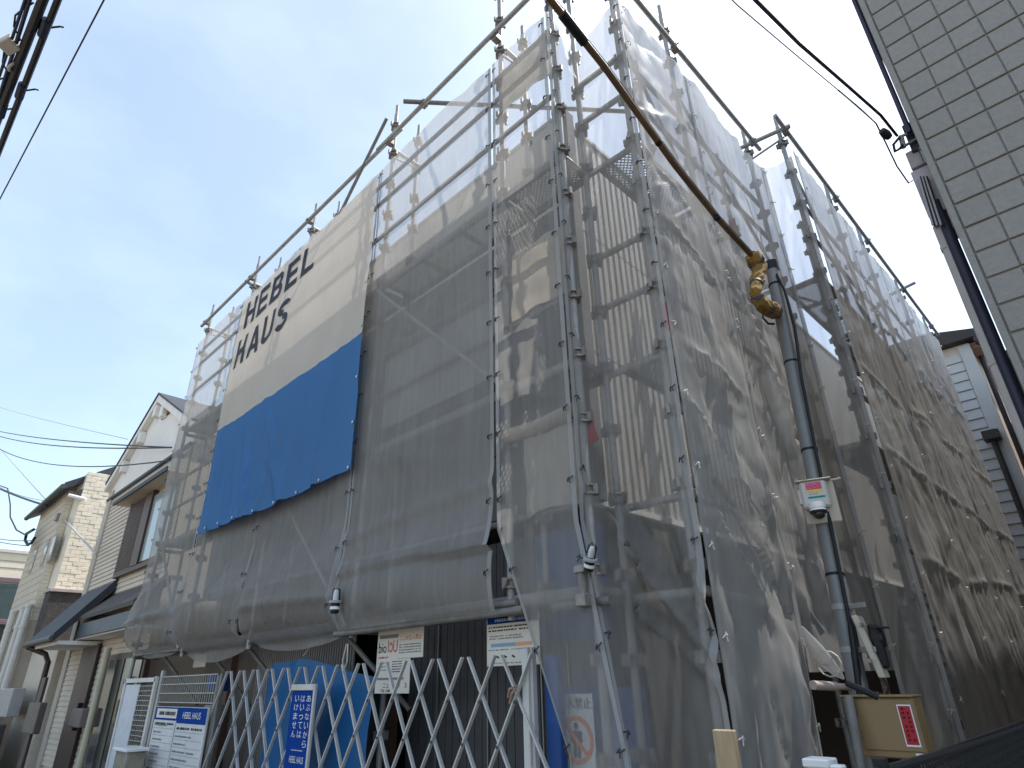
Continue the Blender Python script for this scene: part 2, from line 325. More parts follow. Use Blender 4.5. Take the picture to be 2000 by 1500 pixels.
# ------------------------------------------------------------------ scaffold
R_ = .0243
scaf = empty('scaffold', 'grey steel tube scaffold standing round the house under construction', 'scaffold', (-4, 3, 0))
pair = MB(); pair.lathe((0, 0, 0), [(-.02, .028), (-.018, .05), (-.006, .05), (-.004, .03), (.03, .03), (.032, .046), (.044, .046), (.046, .028)], n=10)
for a in range(4): t = a*math.pi/2; pair.obox((math.cos(t)*.052, math.sin(t)*.052, .012), (math.cos(t)*.016, math.sin(t)*.016, 0), (-math.sin(t)*.012, math.cos(t)*.012, 0), (0, 0, .03))
ros = pair.mesh('coupler'); ros.materials.append(coupm)
pin = MB().tube([(0, 0, 0), (0, 0, .16)], .0185, 8).mesh('spigot'); pin.materials.append(steel)
def post(x, y, z0, z1, m=None, spig=True, step=.45):
    mb = MB().tube([(x, y, z0), (x, y, z1)], R_, 12); o = obj('post', mb, m or steel, scaf, smooth=True)
    base = WL[scaf.name]; z = 5.17-.45*9
    while z < z1-.02:
        if z > max(z0, 1.0):
            c = bpy.data.objects.new('coupler', ros); col.objects.link(c); c.parent = o; c.location = (x, y, z); c.rotation_euler = (0, 0, random.uniform(-.2, .2))
        z += step
    if spig: c = bpy.data.objects.new('spigot', pin); col.objects.link(c); c.parent = o; c.location = (x, y, z1)
def rail(p, q, m=None, r=R_, name='rail'): return obj(name, MB().tube([p, q], r, 12), m or steel, scaf, smooth=True)
def clamp(p, name='swivel_clamp'):
    p = Vector(p); mb = MB(); mb.obox(p, (.034, 0, 0), (0, .036, 0), (0, 0, .036)); mb.tube([p+Vector((-.05, -.03, 0)), p+Vector((.06, -.03, .0))], .008, 6); mb.obox(p+Vector((.0, -.045, .0)), (.02, 0, 0), (0, .012, 0), (0, 0, .014))
    obj(name, mb, coupm, scaf, bev=.005)
FX = [-9.98, -8.2, -6.42, -4.56, -2.78, -2.13]; FT = [7.35, 7.4, 7.3, 7.62, 7.9, 7.6]
for x, t in zip(FX, FT): post(x, 2.79, 0 if x in (FX[0], FX[-1]) else 1.82, t)
for x in FX[:-1]: post(x, 3.12, 0 if x == FX[3] else 1.85, 7.55 if x > -9 else 7.45, steel)
# top guard rail outside, with short outriggers to the inner row
rail((-10.15, 2.715, 7.12), (-4.3, 2.715, 7.14)); rail((-4.75, 2.69, 7.12), (-2.02, 2.69, 7.17)); rail((-8.35, 2.70, 7.13), (-8.05, 3.0, 6.83), steel_d, name='raker')
for x in FX: clamp((x, 2.735, 7.13))
for x in FX[:-1]:
    rail((x+.03, 2.78, 7.02), (x+.03, 3.12, 7.02), name='transom'); rail((x+.03, 2.78, 6.9), (x+.03, 3.1, 6.97), r=.012, name='transom_strut')
rail((-4.63, 2.70, 7.55), (-5.32, 2.70, 6.85), steel_d, r=.02, name='brace'); rail((-5.32, 2.70, 6.85), (-6.3, 2.72, 5.9), steel_d, r=.02, name='brace')
p0, p1 = PZ(788, 198, 7.17), PZ(1230, 218, 7.17); rail(p0, p1, steel_d, name='corner_tube'); clamp(PZ(828, 203, 7.15))
for zl, mm in ((6.38, steel_d), (5.86, steel_d), (6.66, steel), (4.3, steel_d), (3.86, steel_d), (2.42, steel_d)):
    for a, b in zip(FX[:-1], FX[1:]):
        rail((a, 2.80, zl), (b, 2.80, zl), mm, r=.0215)
for zl in (5.12, 3.32, 1.9):
    for a, b in zip(FX[:-1], FX[1:]): rail((a, 2.80, zl), (b, 2.80, zl), steel_d, r=.0215); rail((a, 3.12, zl), (b, 3.12, zl), steel_d, r=.0215)
    for x in FX[:-1]: rail((x, 2.77, zl-.03), (x, 3.12, zl-.03), steel_d, name='transom')
for i, (a, b) in enumerate(zip(FX[:-2], FX[1:-1])):
    z = 3.37 if i % 2 else 1.9
    rail((a, 2.735, z+1.7), (b, 2.735, z), steel, r=.0165, name='brace')
def deck_mesh(L, W=.36):
    fr = MB()
    for yy in (0, W-.03): fr.box(0, L, yy, yy+.03, -.045, 0)
    n_ = int(L/.45)
    for i in range(n_+1): x = min(i*L/n_, L-.03); fr.box(x, x+.03, .03, W-.03, -.04, -.004)
    la = MB(); st = .042; h = .008
    k = -W
    while k < L:
        for sgn in (1, -1):
            a, b = (k, k+W) if sgn > 0 else (k+W, k); p, q = Vector((a, .02, -.006)), Vector((b, W-.02, -.006)); d = q-p
            def cut(x): return (x-p.x)/d.x
            t0, t1 = 0., 1.
            if min(p.x, q.x) < .02: t = cut(.02); (t0, t1) = (max(t0, t), t1) if d.x > 0 else (t0, min(t1, t))
            if max(p.x, q.x) > L-.02: t = cut(L-.02); (t0, t1) = (t0, min(t1, t)) if d.x > 0 else (max(t0, t), t1)
            if t1-t0 > .08: la.bar(p+d*t0, p+d*t1, .006, h)
        k += st
    a, b = fr.mesh('deck'), la.mesh('deck_grating'); a.materials.append(deckm); b.materials.append(deckm); return a, b
DM = {}
def deck(p, L, rz):
    key = round(L, 2)
    if key not in DM: DM[key] = deck_mesh(L)
    a, b = DM[key]; o = inst('deck', a, p, scaf, rot=(0, 0, rz)); c = bpy.data.objects.new('deck_grating', b); col.objects.link(c); c.parent = o; c['kind'] = 'stuff'
for z in (5.18, 3.38, 1.96):
    for a, b in zip(FX[:-2], FX[1:-1]): deck((a+.03, 2.79, z), round(b-a-.06, 2) if False else 1.72, 0)
    deck((-2.76, 2.79, z), .62, 0)
# side scaffold
S1 = [(-1.69, 3.10), (-1.69, 4.08), (-1.69, 5.78)]; S2 = [(-1.345, 5.92), (-1.345, 7.5), (-1.345, 8.76), (-1.345, 10.55), (-1.345, 12.25)]
for (x, y), t in zip(S1, (7.75, 7.72, 7.2)): post(x, y, 0, t)
for (x, y), t in zip(S2, (7.25, 7.28, 7.28, 7.2, 7.2)): post(x, y, 0, t)
post(-2.13, 3.08, 0, 7.6); post(-2.05, 4.08, 0, 7.2); post(-2.05, 5.78, 0, 7.1)
for y in (7.5, 8.76, 10.55, 12.25): post(-1.75, y, 0, 7.0, steel_d, False)
rail((-1.60, 2.6, 7.12), (-1.60, 5.95, 7.12)); rail((-1.262, 5.6, 7.12), (-1.262, 12.7, 7.12)); rail((-1.75, 5.74, 7.1), (-1.2, 5.86, 7.12), name='transom')
rail((-1.75, 5.80, 6.9), (-1.3, 5.9, 7.05), r=.012, name='transom_strut')
for p in ((-1.61, 4.08, 7.12), (-1.61, 5.78, 7.12), (-1.27, 5.92, 7.12), (-1.27, 7.5, 7.12), (-1.27, 8.76, 7.12), (-1.27, 10.55, 7.12), (-1.27, 12.25, 7.12)): clamp(p)
rail((-1.45, 10.5, 7.1), (-1.1, 10.6, 7.2), name='raker')
for zl in (6.17, 5.72, 5.13, 4.3, 3.86, 3.33, 2.42, 1.9):
    rail((-2.13, 3.1, zl), (-1.64, 3.12, zl), steel)
    if zl in (5.13, 3.33): rail((-2.13, 2.77, zl), (-2.13, 3.1, zl), steel, r=.0215)
    for a, b in zip(S1[:-1], S1[1:]): rail((a[0], a[1], zl), (b[0], b[1], zl), steel_d, r=.0215)
    for a, b in zip(S2[:-1], S2[1:]): rail((a[0], a[1], zl), (b[0], b[1], zl), steel_d, r=.0215)
for z in (5.18, 3.38):
    deck((-1.68, 3.12, z), .9, math.pi/2); deck((-1.68, 4.1, z), 1.64, math.pi/2)
    for a, b in zip(S2[:-1], S2[1:]): deck((-1.36, a[1]+.02, z), round(b[1]-a[1]-.05, 2), math.pi/2)
    for yy in (4.08, 5.78): rail((-1.69, yy, z-.06), (-2.1, yy, z-.06), steel_d, name='transom')
    for yy in (5.92, 7.5, 8.76, 10.55, 12.25): rail((-1.345, yy, z-.06), (-1.78, yy, z-.06), steel_d, name='transom'); rail((-1.345, yy, z-.4), (-1.7, yy, z-.08), steel_d, r=.014, name='bracket_strut')
for a, b in zip(S1[:-1], S1[1:]):
    for z in (3.4, 5.2): rail((a[0]-.03, a[1], z+1.5), (b[0]-.03, b[1], z+.1), steel, r=.0165, name='brace')
rail((-1.36, 5.92, 6.9), (-1.36, 7.5, 5.25), steel, r=.0165, name='brace'); rail((-1.62, 3.35, 2.55), (-1.62, 4.6, 1.7), steel, r=.0165, name='brace')
rail((-2.4, 2.74, 1.86), (-2.0, 2.74, 1.86), steel_d); rail((-4.72, 2.735, 1.855), (-2.62, 2.735, 1.865), steel_d); rail((-4.7, 2.765, 1.905), (-2.7, 2.765, 1.915), steel_d)
# splayed braces below the sheets
for x in (-9.4, -7.9, -6.9, -5.0): rail((x, 2.9, 1.95), (x+.55, 3.3, 1.3), steel_d, r=.0215, name='raking_brace')
# tan board sheets fixed between the two right-hand front posts, one per lift
for i, (z0, z1, w0) in enumerate(((6.05, 6.62, -2.74), (3.86, 4.46, -2.68), (2.40, 2.92, -2.60))):
    Ux = np.linspace(w0, -2.16, 14); Zz = np.linspace(z0, z1, 12); mb = MB()
    for j, z in enumerate(Zz):
        for k, x in enumerate(Ux): mb.v.append((x, 2.755-.012*math.sin(x*23+z*5+i)-.008*math.sin(z*21), z+.03*math.sin(k/13*3.14)*(j < 2)))
    for j in range(11):
        for k in range(13): a = j*14+k; mb.f.append((a, a+1, a+15, a+14))
    o = obj('board_sheet', mb, cream_sheet, None, smooth=True); tag(o, ['tan cloth panel at the top of the corner bay, under the net', 'tan cloth panel half way up the corner bay, under the net', 'tan cloth panel lowest in the corner bay, below its rolled edge'][i], 'cloth panel', 'tan cloth panels in the corner bay')
    if i == 2:
        WL[o.name] = Vector((0, 0, 0)); obj('rolled_edge', MB().tube([(-2.76, 2.76, 2.99), (-2.5, 2.75, 2.975), (-2.14, 2.755, 3.0)], .045, 10), cream_sheet, o, smooth=True)
# red flags on the scaffold
redf = mat('red_cloth', (.62, .02, .04), .7, .1)
for i, (q, lab) in enumerate(((PX(1298, 618, -1.80), 'red cloth tag hanging on the corner scaffold post behind the net'), (PX(1432, 445, -1.7), 'red tag near the top right platform behind the clear net'), (PY(1150, 832, 3.05), 'dark red cloth strip above the lowest mesh platform at the corner'))):
    mb = MB(); mb.prism([q+Vector((-.03, 0, .10)), q+Vector((.025, 0, .11)), q+Vector((.02, .01, .0)), q+Vector((.045, .02, -.10)), q+Vector((-.02, .02, -.11)), q+Vector((-.035, 0, -.0))], (.004, .02, 0)); tag(obj('red_tag', mb, redf, None), lab, 'tag', 'red cloth tags')
# light board stored on the lower platform, behind the third sheet
mb = MB(); mb.box(-4.45, -2.86, 2.84, 2.85, 3.55, 4.25); o = tag(obj('board', mb, mat('pale_board', (.27, .27, .27), .7)), 'pale grey board standing on the middle platform behind the right front sheet', 'board')

# ------------------------------------------------------------------ sheets (nets)
def curl(u, Z, W, zb=1.9, out=.10, tuck=.10):           # bottom hangs out over the rail and tucks under
    t = np.clip((zb+.95-Z)/.95, 0, 1); return out*np.sin(np.pi*np.clip(t, 0, 1)**1.5)*(.2+.8*np.sin(np.pi*np.clip(u, 0, 1))**.35)-tuck*np.clip((t-.86)/.14, 0, 1)**1.6
def fold_line(z, amp, w, s=.0): return lambda u, Z, W: amp*np.exp(-((Z-z-s*(u-.5))/w)**2)
YF = 2.69
FN = 'front scaffold sheets'
slit = lambda Z: (.035*np.clip((2.55-Z)/.5, 0, 1), -.035*np.clip((2.55-Z)/.5, 0, 1))
scal = lambda zc, dz: (lambda u: zc+.05-dz*math.sin(math.pi*min(max(u, 0), 1))**.5)
net('grey mesh sheet at the far left end of the scaffold, next to the brown shutters', [(-9.99, YF), (-8.22, YF)], 1.93, 6.7, net_front, 11, .014, 22, .012, .35, prof=lambda u, Z, W: curl(u, Z, W, 1.9, .17, .13)+fold_line(2.28, .04, .035, .05)(u, Z, W), lines=[((.1, 2.0), (1.35, 5.0), .035, .05), ((.3, 2.0), (1.2, 4.3), -.03, .05)], group=FN, billow=.03, edge=slit, bottom=scal(1.9, .12))
net('grey mesh sheet directly below the left half of the blue banner edge', [(-8.2, YF), (-6.45, YF)], 1.86, 6.7, net_front, 12, .014, 16, .012, .35, prof=lambda u, Z, W: curl(u, Z, W, 1.86, .19, .13)+fold_line(2.35, .02, .05, .12)(u, Z, W), group=FN, billow=.0, edge=slit, bottom=scal(1.84, .16))
net('grey mesh sheet below the right half of the blue banner, left of the lamp', [(-6.43, YF), (-4.62, YF)], 1.86, 6.7, net_front, 13, .014, 16, .012, .35, prof=lambda u, Z, W: curl(u, Z, W, 1.86, .17, .13)+fold_line(2.15, .03, .03, -.05)(u, Z, W), group=FN, billow=.0, edge=slit, bottom=scal(1.86, .14))
def flap(u, Z, W):
    zf = 2.27+.02*np.sin(u*5); a = np.clip((zf-Z)/.02, 0, 1); b = np.clip((zf-Z)/.38, 0, 1)
    return .075*np.exp(-np.clip(Z-zf, 0, 9)/.16)*(1-a)+a*(.0+.085*np.sin(np.pi*np.clip(b*.93+.07, 0, 1))**.6*(.7+.3*np.sin(u*4+.6)))
net('large grey mesh sheet right of the banner with a folded flap along its bottom', [(-4.6, YF-.004), (-2.81, YF-.004)], 1.87, 6.7, net_front, 14, .012, 26, .010, .3, prof=lambda u, Z, W: flap(u, Z, W)+fold_line(2.62, .02, .05, .1)(u, Z, W), lines=[((1.75, 5.6), (.75, 4.3), .03, .05), ((1.7, 5.2), (.9, 4.6), .025, .04), ((1.7, 4.6), (.4, 4.1), .02, .05), ((.2, 3.2), (1.6, 2.9), .015, .05)], group=FN, billow=.02)
def ed5(Z): t = np.clip((2.35-Z)/1.2, 0, 1); return .50*t, .22*np.clip((2.3-Z)/1.3, 0, 1)
net('narrow clear mesh sheet of the corner bay, lifting open above the crossed person sign', [(-2.79, YF-.002), (-2.135, YF-.002)], .55, 6.72, net_corner, 15, .012, 22, .012, .8, edge=ed5, prof=lambda u, Z, W: .05*np.clip((2.2-Z)/1.2, 0, 1)*np.sin(np.pi*u), group=FN, billow=.01, topsag=.0)
def edc(Z): return .16*np.clip((2.3-Z)/1.3, 0, 1), 0*Z
cl = [((.05, 2.5), (.86, 1.5), .09, .04), ((.2, 2.75), (.86, 1.55), -.07, .04), ((.5, 2.9), (.88, 1.6), .07, .03), ((.1, 2.0), (.86, 1.42), .05, .025), ((.86, 3.0), (.7, 1.9), .03, .03), ((.15, 6.6), (.25, 5.4), .03, .04), ((.5, 6.5), (.42, 5.6), .03, .03)]
net('clear mesh sheet wrapping the scaffold corner, pulled into diagonal folds at its foot', [(-2.125, YF), (-2.09, 3.0), (-2.0, 3.05), (-1.60, 3.05)], .3, 6.78, net_corner, 16, .016, 26, .016, .6, edge=edc, lines=cl, group=FN, billow=0, topsag=.16, res=.03)
SN = 'alley side scaffold sheets'
XS = -1.60
net('dusty mesh sheet on the alley side nearest the corner, hanging loose to the ground', [(XS, 3.06), (XS, 4.13)], .2, 6.76, net_side, 21, .022, 40, .024, .45, lines=[((.05, 3.0), (.9, 1.85), .08, .03), ((.15, 2.6), (.98, 1.8), -.07, .03), ((.02, 2.4), (.6, 1.75), .06, .025), ((.95, 2.9), (.98, 1.8), .04, .03), ((.75, 1.7), (.6, .4), .10, .05), ((.3, 1.5), (.28, .4), -.05, .035), ((.1, 4.4), (.9, 4.15), .03, .02), ((.1, 3.4), (.9, 3.25), .03, .02), ((.4, 5.0), (.5, 3.0), .02, .02)], edge=lambda Z: (0*Z, -.08*np.clip((2.2-Z)/1.2, 0, 1)), pleat=.035, tie='w', group=SN, topsag=.05)
net('dusty mesh sheet on the alley side behind the steel service pole', [(XS, 4.11), (XS, 5.8)], 1.5, 6.74, net_side, 22, .022, 46, .024, .7, lines=[((.1, 4.6), (.8, 2.2), .08, .03), ((.45, 4.8), (.5, 2.0), .05, .035), ((.3, 3.6), (.7, 1.9), -.07, .03)], pleat=.035, tie='w', group=SN, topsag=.1)
net('narrow mesh sheet on the step where the alley side scaffold juts out', [(XS, 5.8), (-1.28, 5.88)], .6, 6.74, net_corner, 23, .012, 14, .012, .8, tie='w', group=SN, billow=0, topsag=.06, res=.03)
labs = ['dusty mesh sheet right after the alley side step, beside the jutting post', 'second dusty mesh sheet beyond the alley side step', 'third dusty mesh sheet beyond the alley side step', 'farthest dusty mesh sheet on the alley side, before the clapboard house']
ys = [5.9, 7.5, 8.9, 10.6, 12.3]
for i in range(4):
    y0, y1 = ys[i], ys[i+1]; ln = []
    for zz in (2.3, 3.3, 4.2, 5.1): ln.append(((.1, zz+random.uniform(-.1, .1)), (y1-y0-.1, zz+random.uniform(-.15, .15)), .022, .02))
    net(labs[i], [(-1.26, y0), (-1.26, y1)], .15, 6.82, net_side, 30+i, .016, 90, .014, .88, lines=ln, tie='w', group=SN, topsag=.12, pleat=.024)
# gathered bundle of the loose sheet
a, b = PX(1566, 1224, -1.57), PX(1648, 1325, -1.45); pts = [a.lerp(b, t)+Vector((0, 0, -.03*math.sin(t*3.1))) for t in np.linspace(0, 1, 9)]
bun = obj('net_bundle', MB().tube(pts, [.008, .02, .033, .04, .043, .04, .033, .024, .008], 9), net_hem, None, smooth=True); tag(bun, 'gathered end of mesh sheet tied up with cord beside the pole', 'net', SN)
obj('cord', MB().tube([pts[5]+Vector((.07*math.cos(t), 0, .07*math.sin(t))) for t in np.linspace(0, 6.3, 12)], .005, 5), tiew_me.materials[0], bun)

# ------------------------------------------------------------------ banner
BX0, BX1, BZ0, BZ1, BMID = -7.98, -4.53, 3.14, 6.50, 4.52
def bdisp(x, z):
    u = (x-BX0)/(BX1-BX0); x_, z_ = np.asarray(x, float), np.asarray(z, float)
    d = .02+.05*np.sin(np.pi*np.clip(u, 0, 1))*np.clip((6.7-z_)/2.5, .1, 1)+.03*fbm(x_*1.4, z_*.8, 91)+.006*fbm(x_*7+2, z_*2, 77)
    lo = np.clip((4.62-z_)/.9, 0, 1)
    for k, (cx, sl_, a_, w_) in enumerate(((-7.85, .25, .03, .06), (-7.75, .5, .035, .07), (-7.4, .75, .03, .09), (-6.9, .9, .02, .09), (-5.9, -.5, .025, .08), (-5.4, -.6, .03, .07), (-5.05, -.45, .03, .06), (-6.3, -.3, .02, .1), (-4.8, -.2, .025, .05))):
        d = d+1.6*a_*lo*np.exp(-((x_-cx-sl_*(5.3-z_)*.6)/(w_*.8))**2)
    rg = lambda a, b, k: .22-np.abs(vnoise(a, b, k))
    return d+.05*(.16+.84*lo)*(rg(x_*2.6+.5*z_, z_*.35, 301)+.6*rg(x_*5.3-.8*z_, z_*.5, 302)+.4*rg(x_*1.6-1.1*z_, z_*.9, 303))
def banner_piece(z0f, z1f, m, name, par):
    nx_, nz_ = 100, 60; mb = MB()
    for j in range(nz_+1):
        for i in range(nx_+1):
            u = i/nx_; x = BX0+u*(BX1-BX0); z = z0f(u)+(z1f(u)-z0f(u))*j/nz_; mb.v.append((x, 2.63-float(bdisp(x, z)), z))
    for j in range(nz_):
        for i in range(nx_): a = j*(nx_+1)+i; mb.f.append((a, a+1, a+nx_+2, a+nx_+1))
    return obj(name, mb, m, par, smooth=True)
ban = empty('banner', 'big white and blue banner lettered HEBEL HAUS hanging on the scaffold front', 'banner', (-6.4, 2.66, 3.2))
mid = lambda u: BMID-.07*math.sin(math.pi*u); bot = lambda u: BZ0+.02-.07*math.sin(math.pi*u)
banner_piece(mid, lambda u: BZ1+.0*u, banner_w, 'white_cloth', ban); banner_piece(bot, mid, banner_b, 'blue_cloth', ban)
def drape(mb, eps=.006):
    me = mb.mesh('lettering'); bm = bmesh.new(); bm.from_mesh(me)
    for ax, lo, hi in ((0, BX0, BX1), (2, BZ0, BZ1)):
        t = lo
        while t < hi:
            n_ = Vector((1, 0, 0)) if ax == 0 else Vector((0, 0, 1)); bmesh.ops.bisect_plane(bm, geom=bm.verts[:]+bm.edges[:]+bm.faces[:], plane_co=n_*t, plane_no=n_); t += .04
    for v in bm.verts: v.co.y = 2.63-float(bdisp(v.co.x, v.co.z))-eps
    bm.to_mesh(me); bm.free(); return me
def boldtext(body, x0, z0, w, h):
    mb = MB(); X_, Z_ = Vector((1, 0, 0)), Vector((0, 0, 1))
    for dx in (-.016, 0, .016): t = text_mb(body, (x0+dx, 0, z0), X_, Z_, w, h); mb.add(t.v, t.f)
    return mb
def block_letters(word, x0, z0, w, h, gap):
    """bold condensed capitals drawn as strokes: returns flat polygons"""
    st = .085*h/.45; mb = MB(); n_ = len(word); lw = (w-gap*(n_-1))/n_
    def q(pts): mb.add([(x0+ox+a*lw, 0, z0+b*h) for a, b in pts], [tuple(range(len(pts)))])
    sx = .27; sy = .2; ox = 0
    def bar_(x_0, x_1, y_0, y_1): q([(x_0, y_0), (x_1, y_0), (x_1, y_1), (x_0, y_1)])
    def arc(cx, cz, rx, rz, a0, a1, tx, tz, k=10):
        for i in range(k):
            t, s_ = a0+(a1-a0)*i/k, a0+(a1-a0)*(i+1)/k
            q([(cx+rx*math.cos(t), cz+rz*math.sin(t)), (cx+rx*math.cos(s_), cz+rz*math.sin(s_)), (cx+(rx-tx)*math.cos(s_), cz+(rz-tz)*math.sin(s_)), (cx+(rx-tx)*math.cos(t), cz+(rz-tz)*math.sin(t))])
    for ch in word:
        if ch == 'H': bar_(0, sx, 0, 1); q([(1-sx, 0), (1, 0), (1, 1), (1-sx, 1)]); bar_(sx, 1-sx, .4, .4+sy)
        if ch == 'E': bar_(0, sx, 0, 1); bar_(sx, .96, 0, sy); bar_(sx, .88, .4, .4+sy); bar_(sx, .96, 1-sy, 1)
        if ch == 'L': bar_(0, sx, 0, 1); bar_(sx, .96, 0, sy)
        if ch == 'B': bar_(0, sx, 0, 1); bar_(sx, .6, 0, sy); bar_(sx, .6, .41, .41+sy*.9); bar_(sx, .6, 1-sy, 1); arc(.6, .295, .4, .295, -math.pi/2, math.pi/2, sx, sy); arc(.6, .745, .34, .255, -math.pi/2, math.pi/2, sx, sy*.9)
        if ch == 'A': q([(0, 0), (sx, 0), (.5+.02, .78), (.5+.13, 1), (.37, 1)]); q([(1-sx, 0), (1, 0), (.63, 1), (.5, 1), (.48, .78)]); bar_(.25, .75, .2, .2+sy*.85)
        if ch == 'U': bar_(0, sx, .3, 1); bar_(1-sx, 1, .3, 1); arc(.5, .3, .5, .3, math.pi, 2*math.pi, sx, sy)
        if ch == 'S': arc(.5, .74, .48, .26, rad(20), rad(270), sx, sy, 14); arc(.5, .27, .5, .27, rad(90), rad(-160), sx, sy, 14)
        ox += lw+gap
    return mb
for word, (x0, z0, w, h, gp) in (('HEBEL', (-7.78, 5.97, 1.97, .435, .085)), ('HAUS', (-7.85, 5.36, 1.58, .45, .085))):
    obj('lettering', drape(block_letters(word, x0, z0, w, h, gp)), navy, ban)
gm = MB().lathe((0, 0, 0), [(0, .012), (.006, .014), (.008, .008)], (0, -1, 0), 10).mesh('grommet'); gm.materials.append(mat('brass_ring', (.5, .5, .48), .3, metal=.8))
for i in range(9):
    u = .01+i*.98/8; x = BX0+u*(BX1-BX0); inst('grommet', gm, (x, 2.626-float(bdisp(x, bot(u))), bot(u)+.025), ban)
for z in (3.6, 4.05, 4.6, 5.1, 5.6, 6.1): inst('grommet', gm, (BX1-.02, 2.623-float(bdisp(BX1-.02, z)), z), ban); inst('grommet', gm, (BX0+.02, 2.623-float(bdisp(BX0+.02, z)), z), ban)

# ================================================================== GATE, SIGNS, SITE ENTRANCE
gatem = mat('gate_bar_alu', (.56, .555, .54), .4, .08, 6, metal=.1, dirt=(.3, .28, .25), dirtamt=.4)
gate = empty('accordion_gate', 'pale folding lattice gate closing the site entrance under the sheets', 'gate', (-4.6, 2.75, 0))
def gbar(x, s, yy):
    mb = MB(); mb.bar((x, yy, 1.63), (x+s*.93, yy, .08), .012, .026, (0, 1, 0)); obj('gate_bar', mb, gatem, gate, bev=.002)
px_ = [-2.86-.295*i for i in range(14)]
rv = MB().lathe((0, 0, 0), [(0, .009), (.006, .009), (.009, .004)], (0, -1, 0), 8).mesh('rivet'); rv.materials.append(mat('rivet_dark', (.1, .1, .1), .4, metal=.5))
for x in px_:
    gbar(x-.018, -1, 2.742); gbar(x+.018, 1, 2.760)
    for k in range(1, 6):
        z = 1.63-.2245*k-.02; inst('rivet', rv, (x+(k % 2)*.1475, 2.734, z), gate)
gbar(-2.58, -1, 2.742)
def panel_post(x, y, w, z1, m, name, par, d=.04): mb = MB(); mb.box(x-w/2, x+w/2, y-d/2, y+d/2, .0, z1); return obj(name, mb, m, par, bev=.004)
panel_post(-2.655, 2.78, .05, 1.66, gatem, 'end_post', gate); panel_post(-2.625, 2.8, .02, 1.66, gatem, 'end_post', gate)
panel_post(-6.86, 2.76, .05, 1.62, steel_d, 'end_post', gate)
q = PY(1005, 1350, 2.73); obj('rope', MB().tube([q+Vector((-.05, 0, -.03)), q+Vector((-.02, -.02, .01)), q+Vector((.03, 0, .03)), q+Vector((0, -.02, -.01)), q+Vector((-.04, 0, -.06))], .008, 6), mat('rope_tan', (.35, .24, .18), .8), gate)
# blue column and blue hoardings behind the corner sheet
bluep = mat('blue_panel_paint', (.02, .075, .26), .45, .12, 3)
o = MB(); o.box(-2.60, -2.50, 2.86, 2.92, 0, 1.62); tag(obj('blue_post', o, bluep, None, bev=.006), 'blue painted post beside the gate end', 'post')
o = MB(); o.box(-3.0, -2.42, 3.28, 3.30, 1.72, 2.42); tag(obj('blue_sheet', o, bluep, None, bev=.003), 'dark blue panel high behind the corner sheet, above the person sign', 'panel')
o = MB(); o.box(-2.66, -2.1, 3.1, 3.12, 0.1, 1.45); tag(obj('blue_sheet', o, bluep, None, bev=.003), 'dark blue hoarding panel directly behind the crossed person sign', 'panel')
X_, Z_ = Vector((1, 0, 0)), Vector((0, 0, 1))
paper = mat('paper_white', (.70, .67, .60), .7, .04, 5); ink = mat('ink_black', (.03, .03, .035), .7); redink = mat('ink_red', (.62, .08, .06), .7); orange = mat('ink_orange', (.70, .20, .08), .6)
hblue = mat('sign_blue', (.006, .05, .27), .75, .05, spec=.05); wtext = mat('sign_white_ink', (.75, .76, .78), .5); bluepale = mat('ink_pale_blue', (.22, .36, .52), .6); oral = mat('ink_pale_orange', (.72, .36, .22), .6); greyink = mat('ink_grey', (.22, .22, .23), .7)
def board(label, name, x0, x1, y, z0, z1, m, cat='sign', thick=.006, tilt=0.):
    e = empty(name, label, cat, ((x0+x1)/2, y, z0)); mb = MB(); mb.box(x0, x1, y, y+thick, z0, z1); obj('backing', mb, m, e, bev=.0015); return e
def ink_rect(par, x0, x1, y, z0, z1, m, name='print'): mb = MB(); mb.add([(x0, y, z0), (x1, y, z0), (x1, y, z1), (x0, y, z1)], [(0, 1, 2, 3)]); return obj(name, mb, m, par)
def ink_lines(par, x0, x1, y, z0, z1, n_, m, seed=1, h=.012, name='small_print'):
    r = random.Random(seed); mb = MB()
    for i in range(n_):
        z = z1-(z1-z0)*(i+.5)/n_; x = x0
        while x < x1-.01:
            w = r.uniform(.006, .03)*(x1-x0)/.4; w = min(w, x1-x); mb.add([(x, y, z-h/2), (x+w, y, z-h/2), (x+w, y, z+h/2), (x, y, z+h/2)], [(0, 1, 2, 3)]); x += w+r.uniform(.004, .012)*(x1-x0)/.4
            if r.random() < .07: x += .05*(x1-x0)
    return obj(name, mb, m, par)
# blue vertical sign tied to the gate
e = board('narrow blue sign with white hiragana tied to the lattice gate', 'warning_sign', -5.25, -4.90, 2.70, .3, 1.46, hblue)
mb = MB(); mb.box(-5.26, -4.885, 2.688, 2.712, 1.455, 1.50); obj('top_rail', mb, gatem, e, bev=.003)
mb = MB(); mb.box(-4.895, -4.87, 2.688, 2.712, .3, 1.50); obj('side_rail', mb, gatem, e, bev=.003)
for ci, s_ in enumerate(('あぶないから', 'はいっては', 'いけません')):
    for k, ch in enumerate(s_):
        x = -4.995-ci*.095; z = 1.435-(k+1)*.062
        hh = .035 if ch == 'っ' else .047; obj('lettering', text_mb(ch, (x, 2.6975, z), X_, Z_, .066, hh), wtext, e)
obj('lettering', text_mb('HEBEL HAUS', (-5.17, 2.6975, .955), X_, Z_, .22, .045), wtext, e); ink_lines(e, -5.15, -4.97, 2.6975, 1.03, 1.05, 1, wtext, 4, .006)
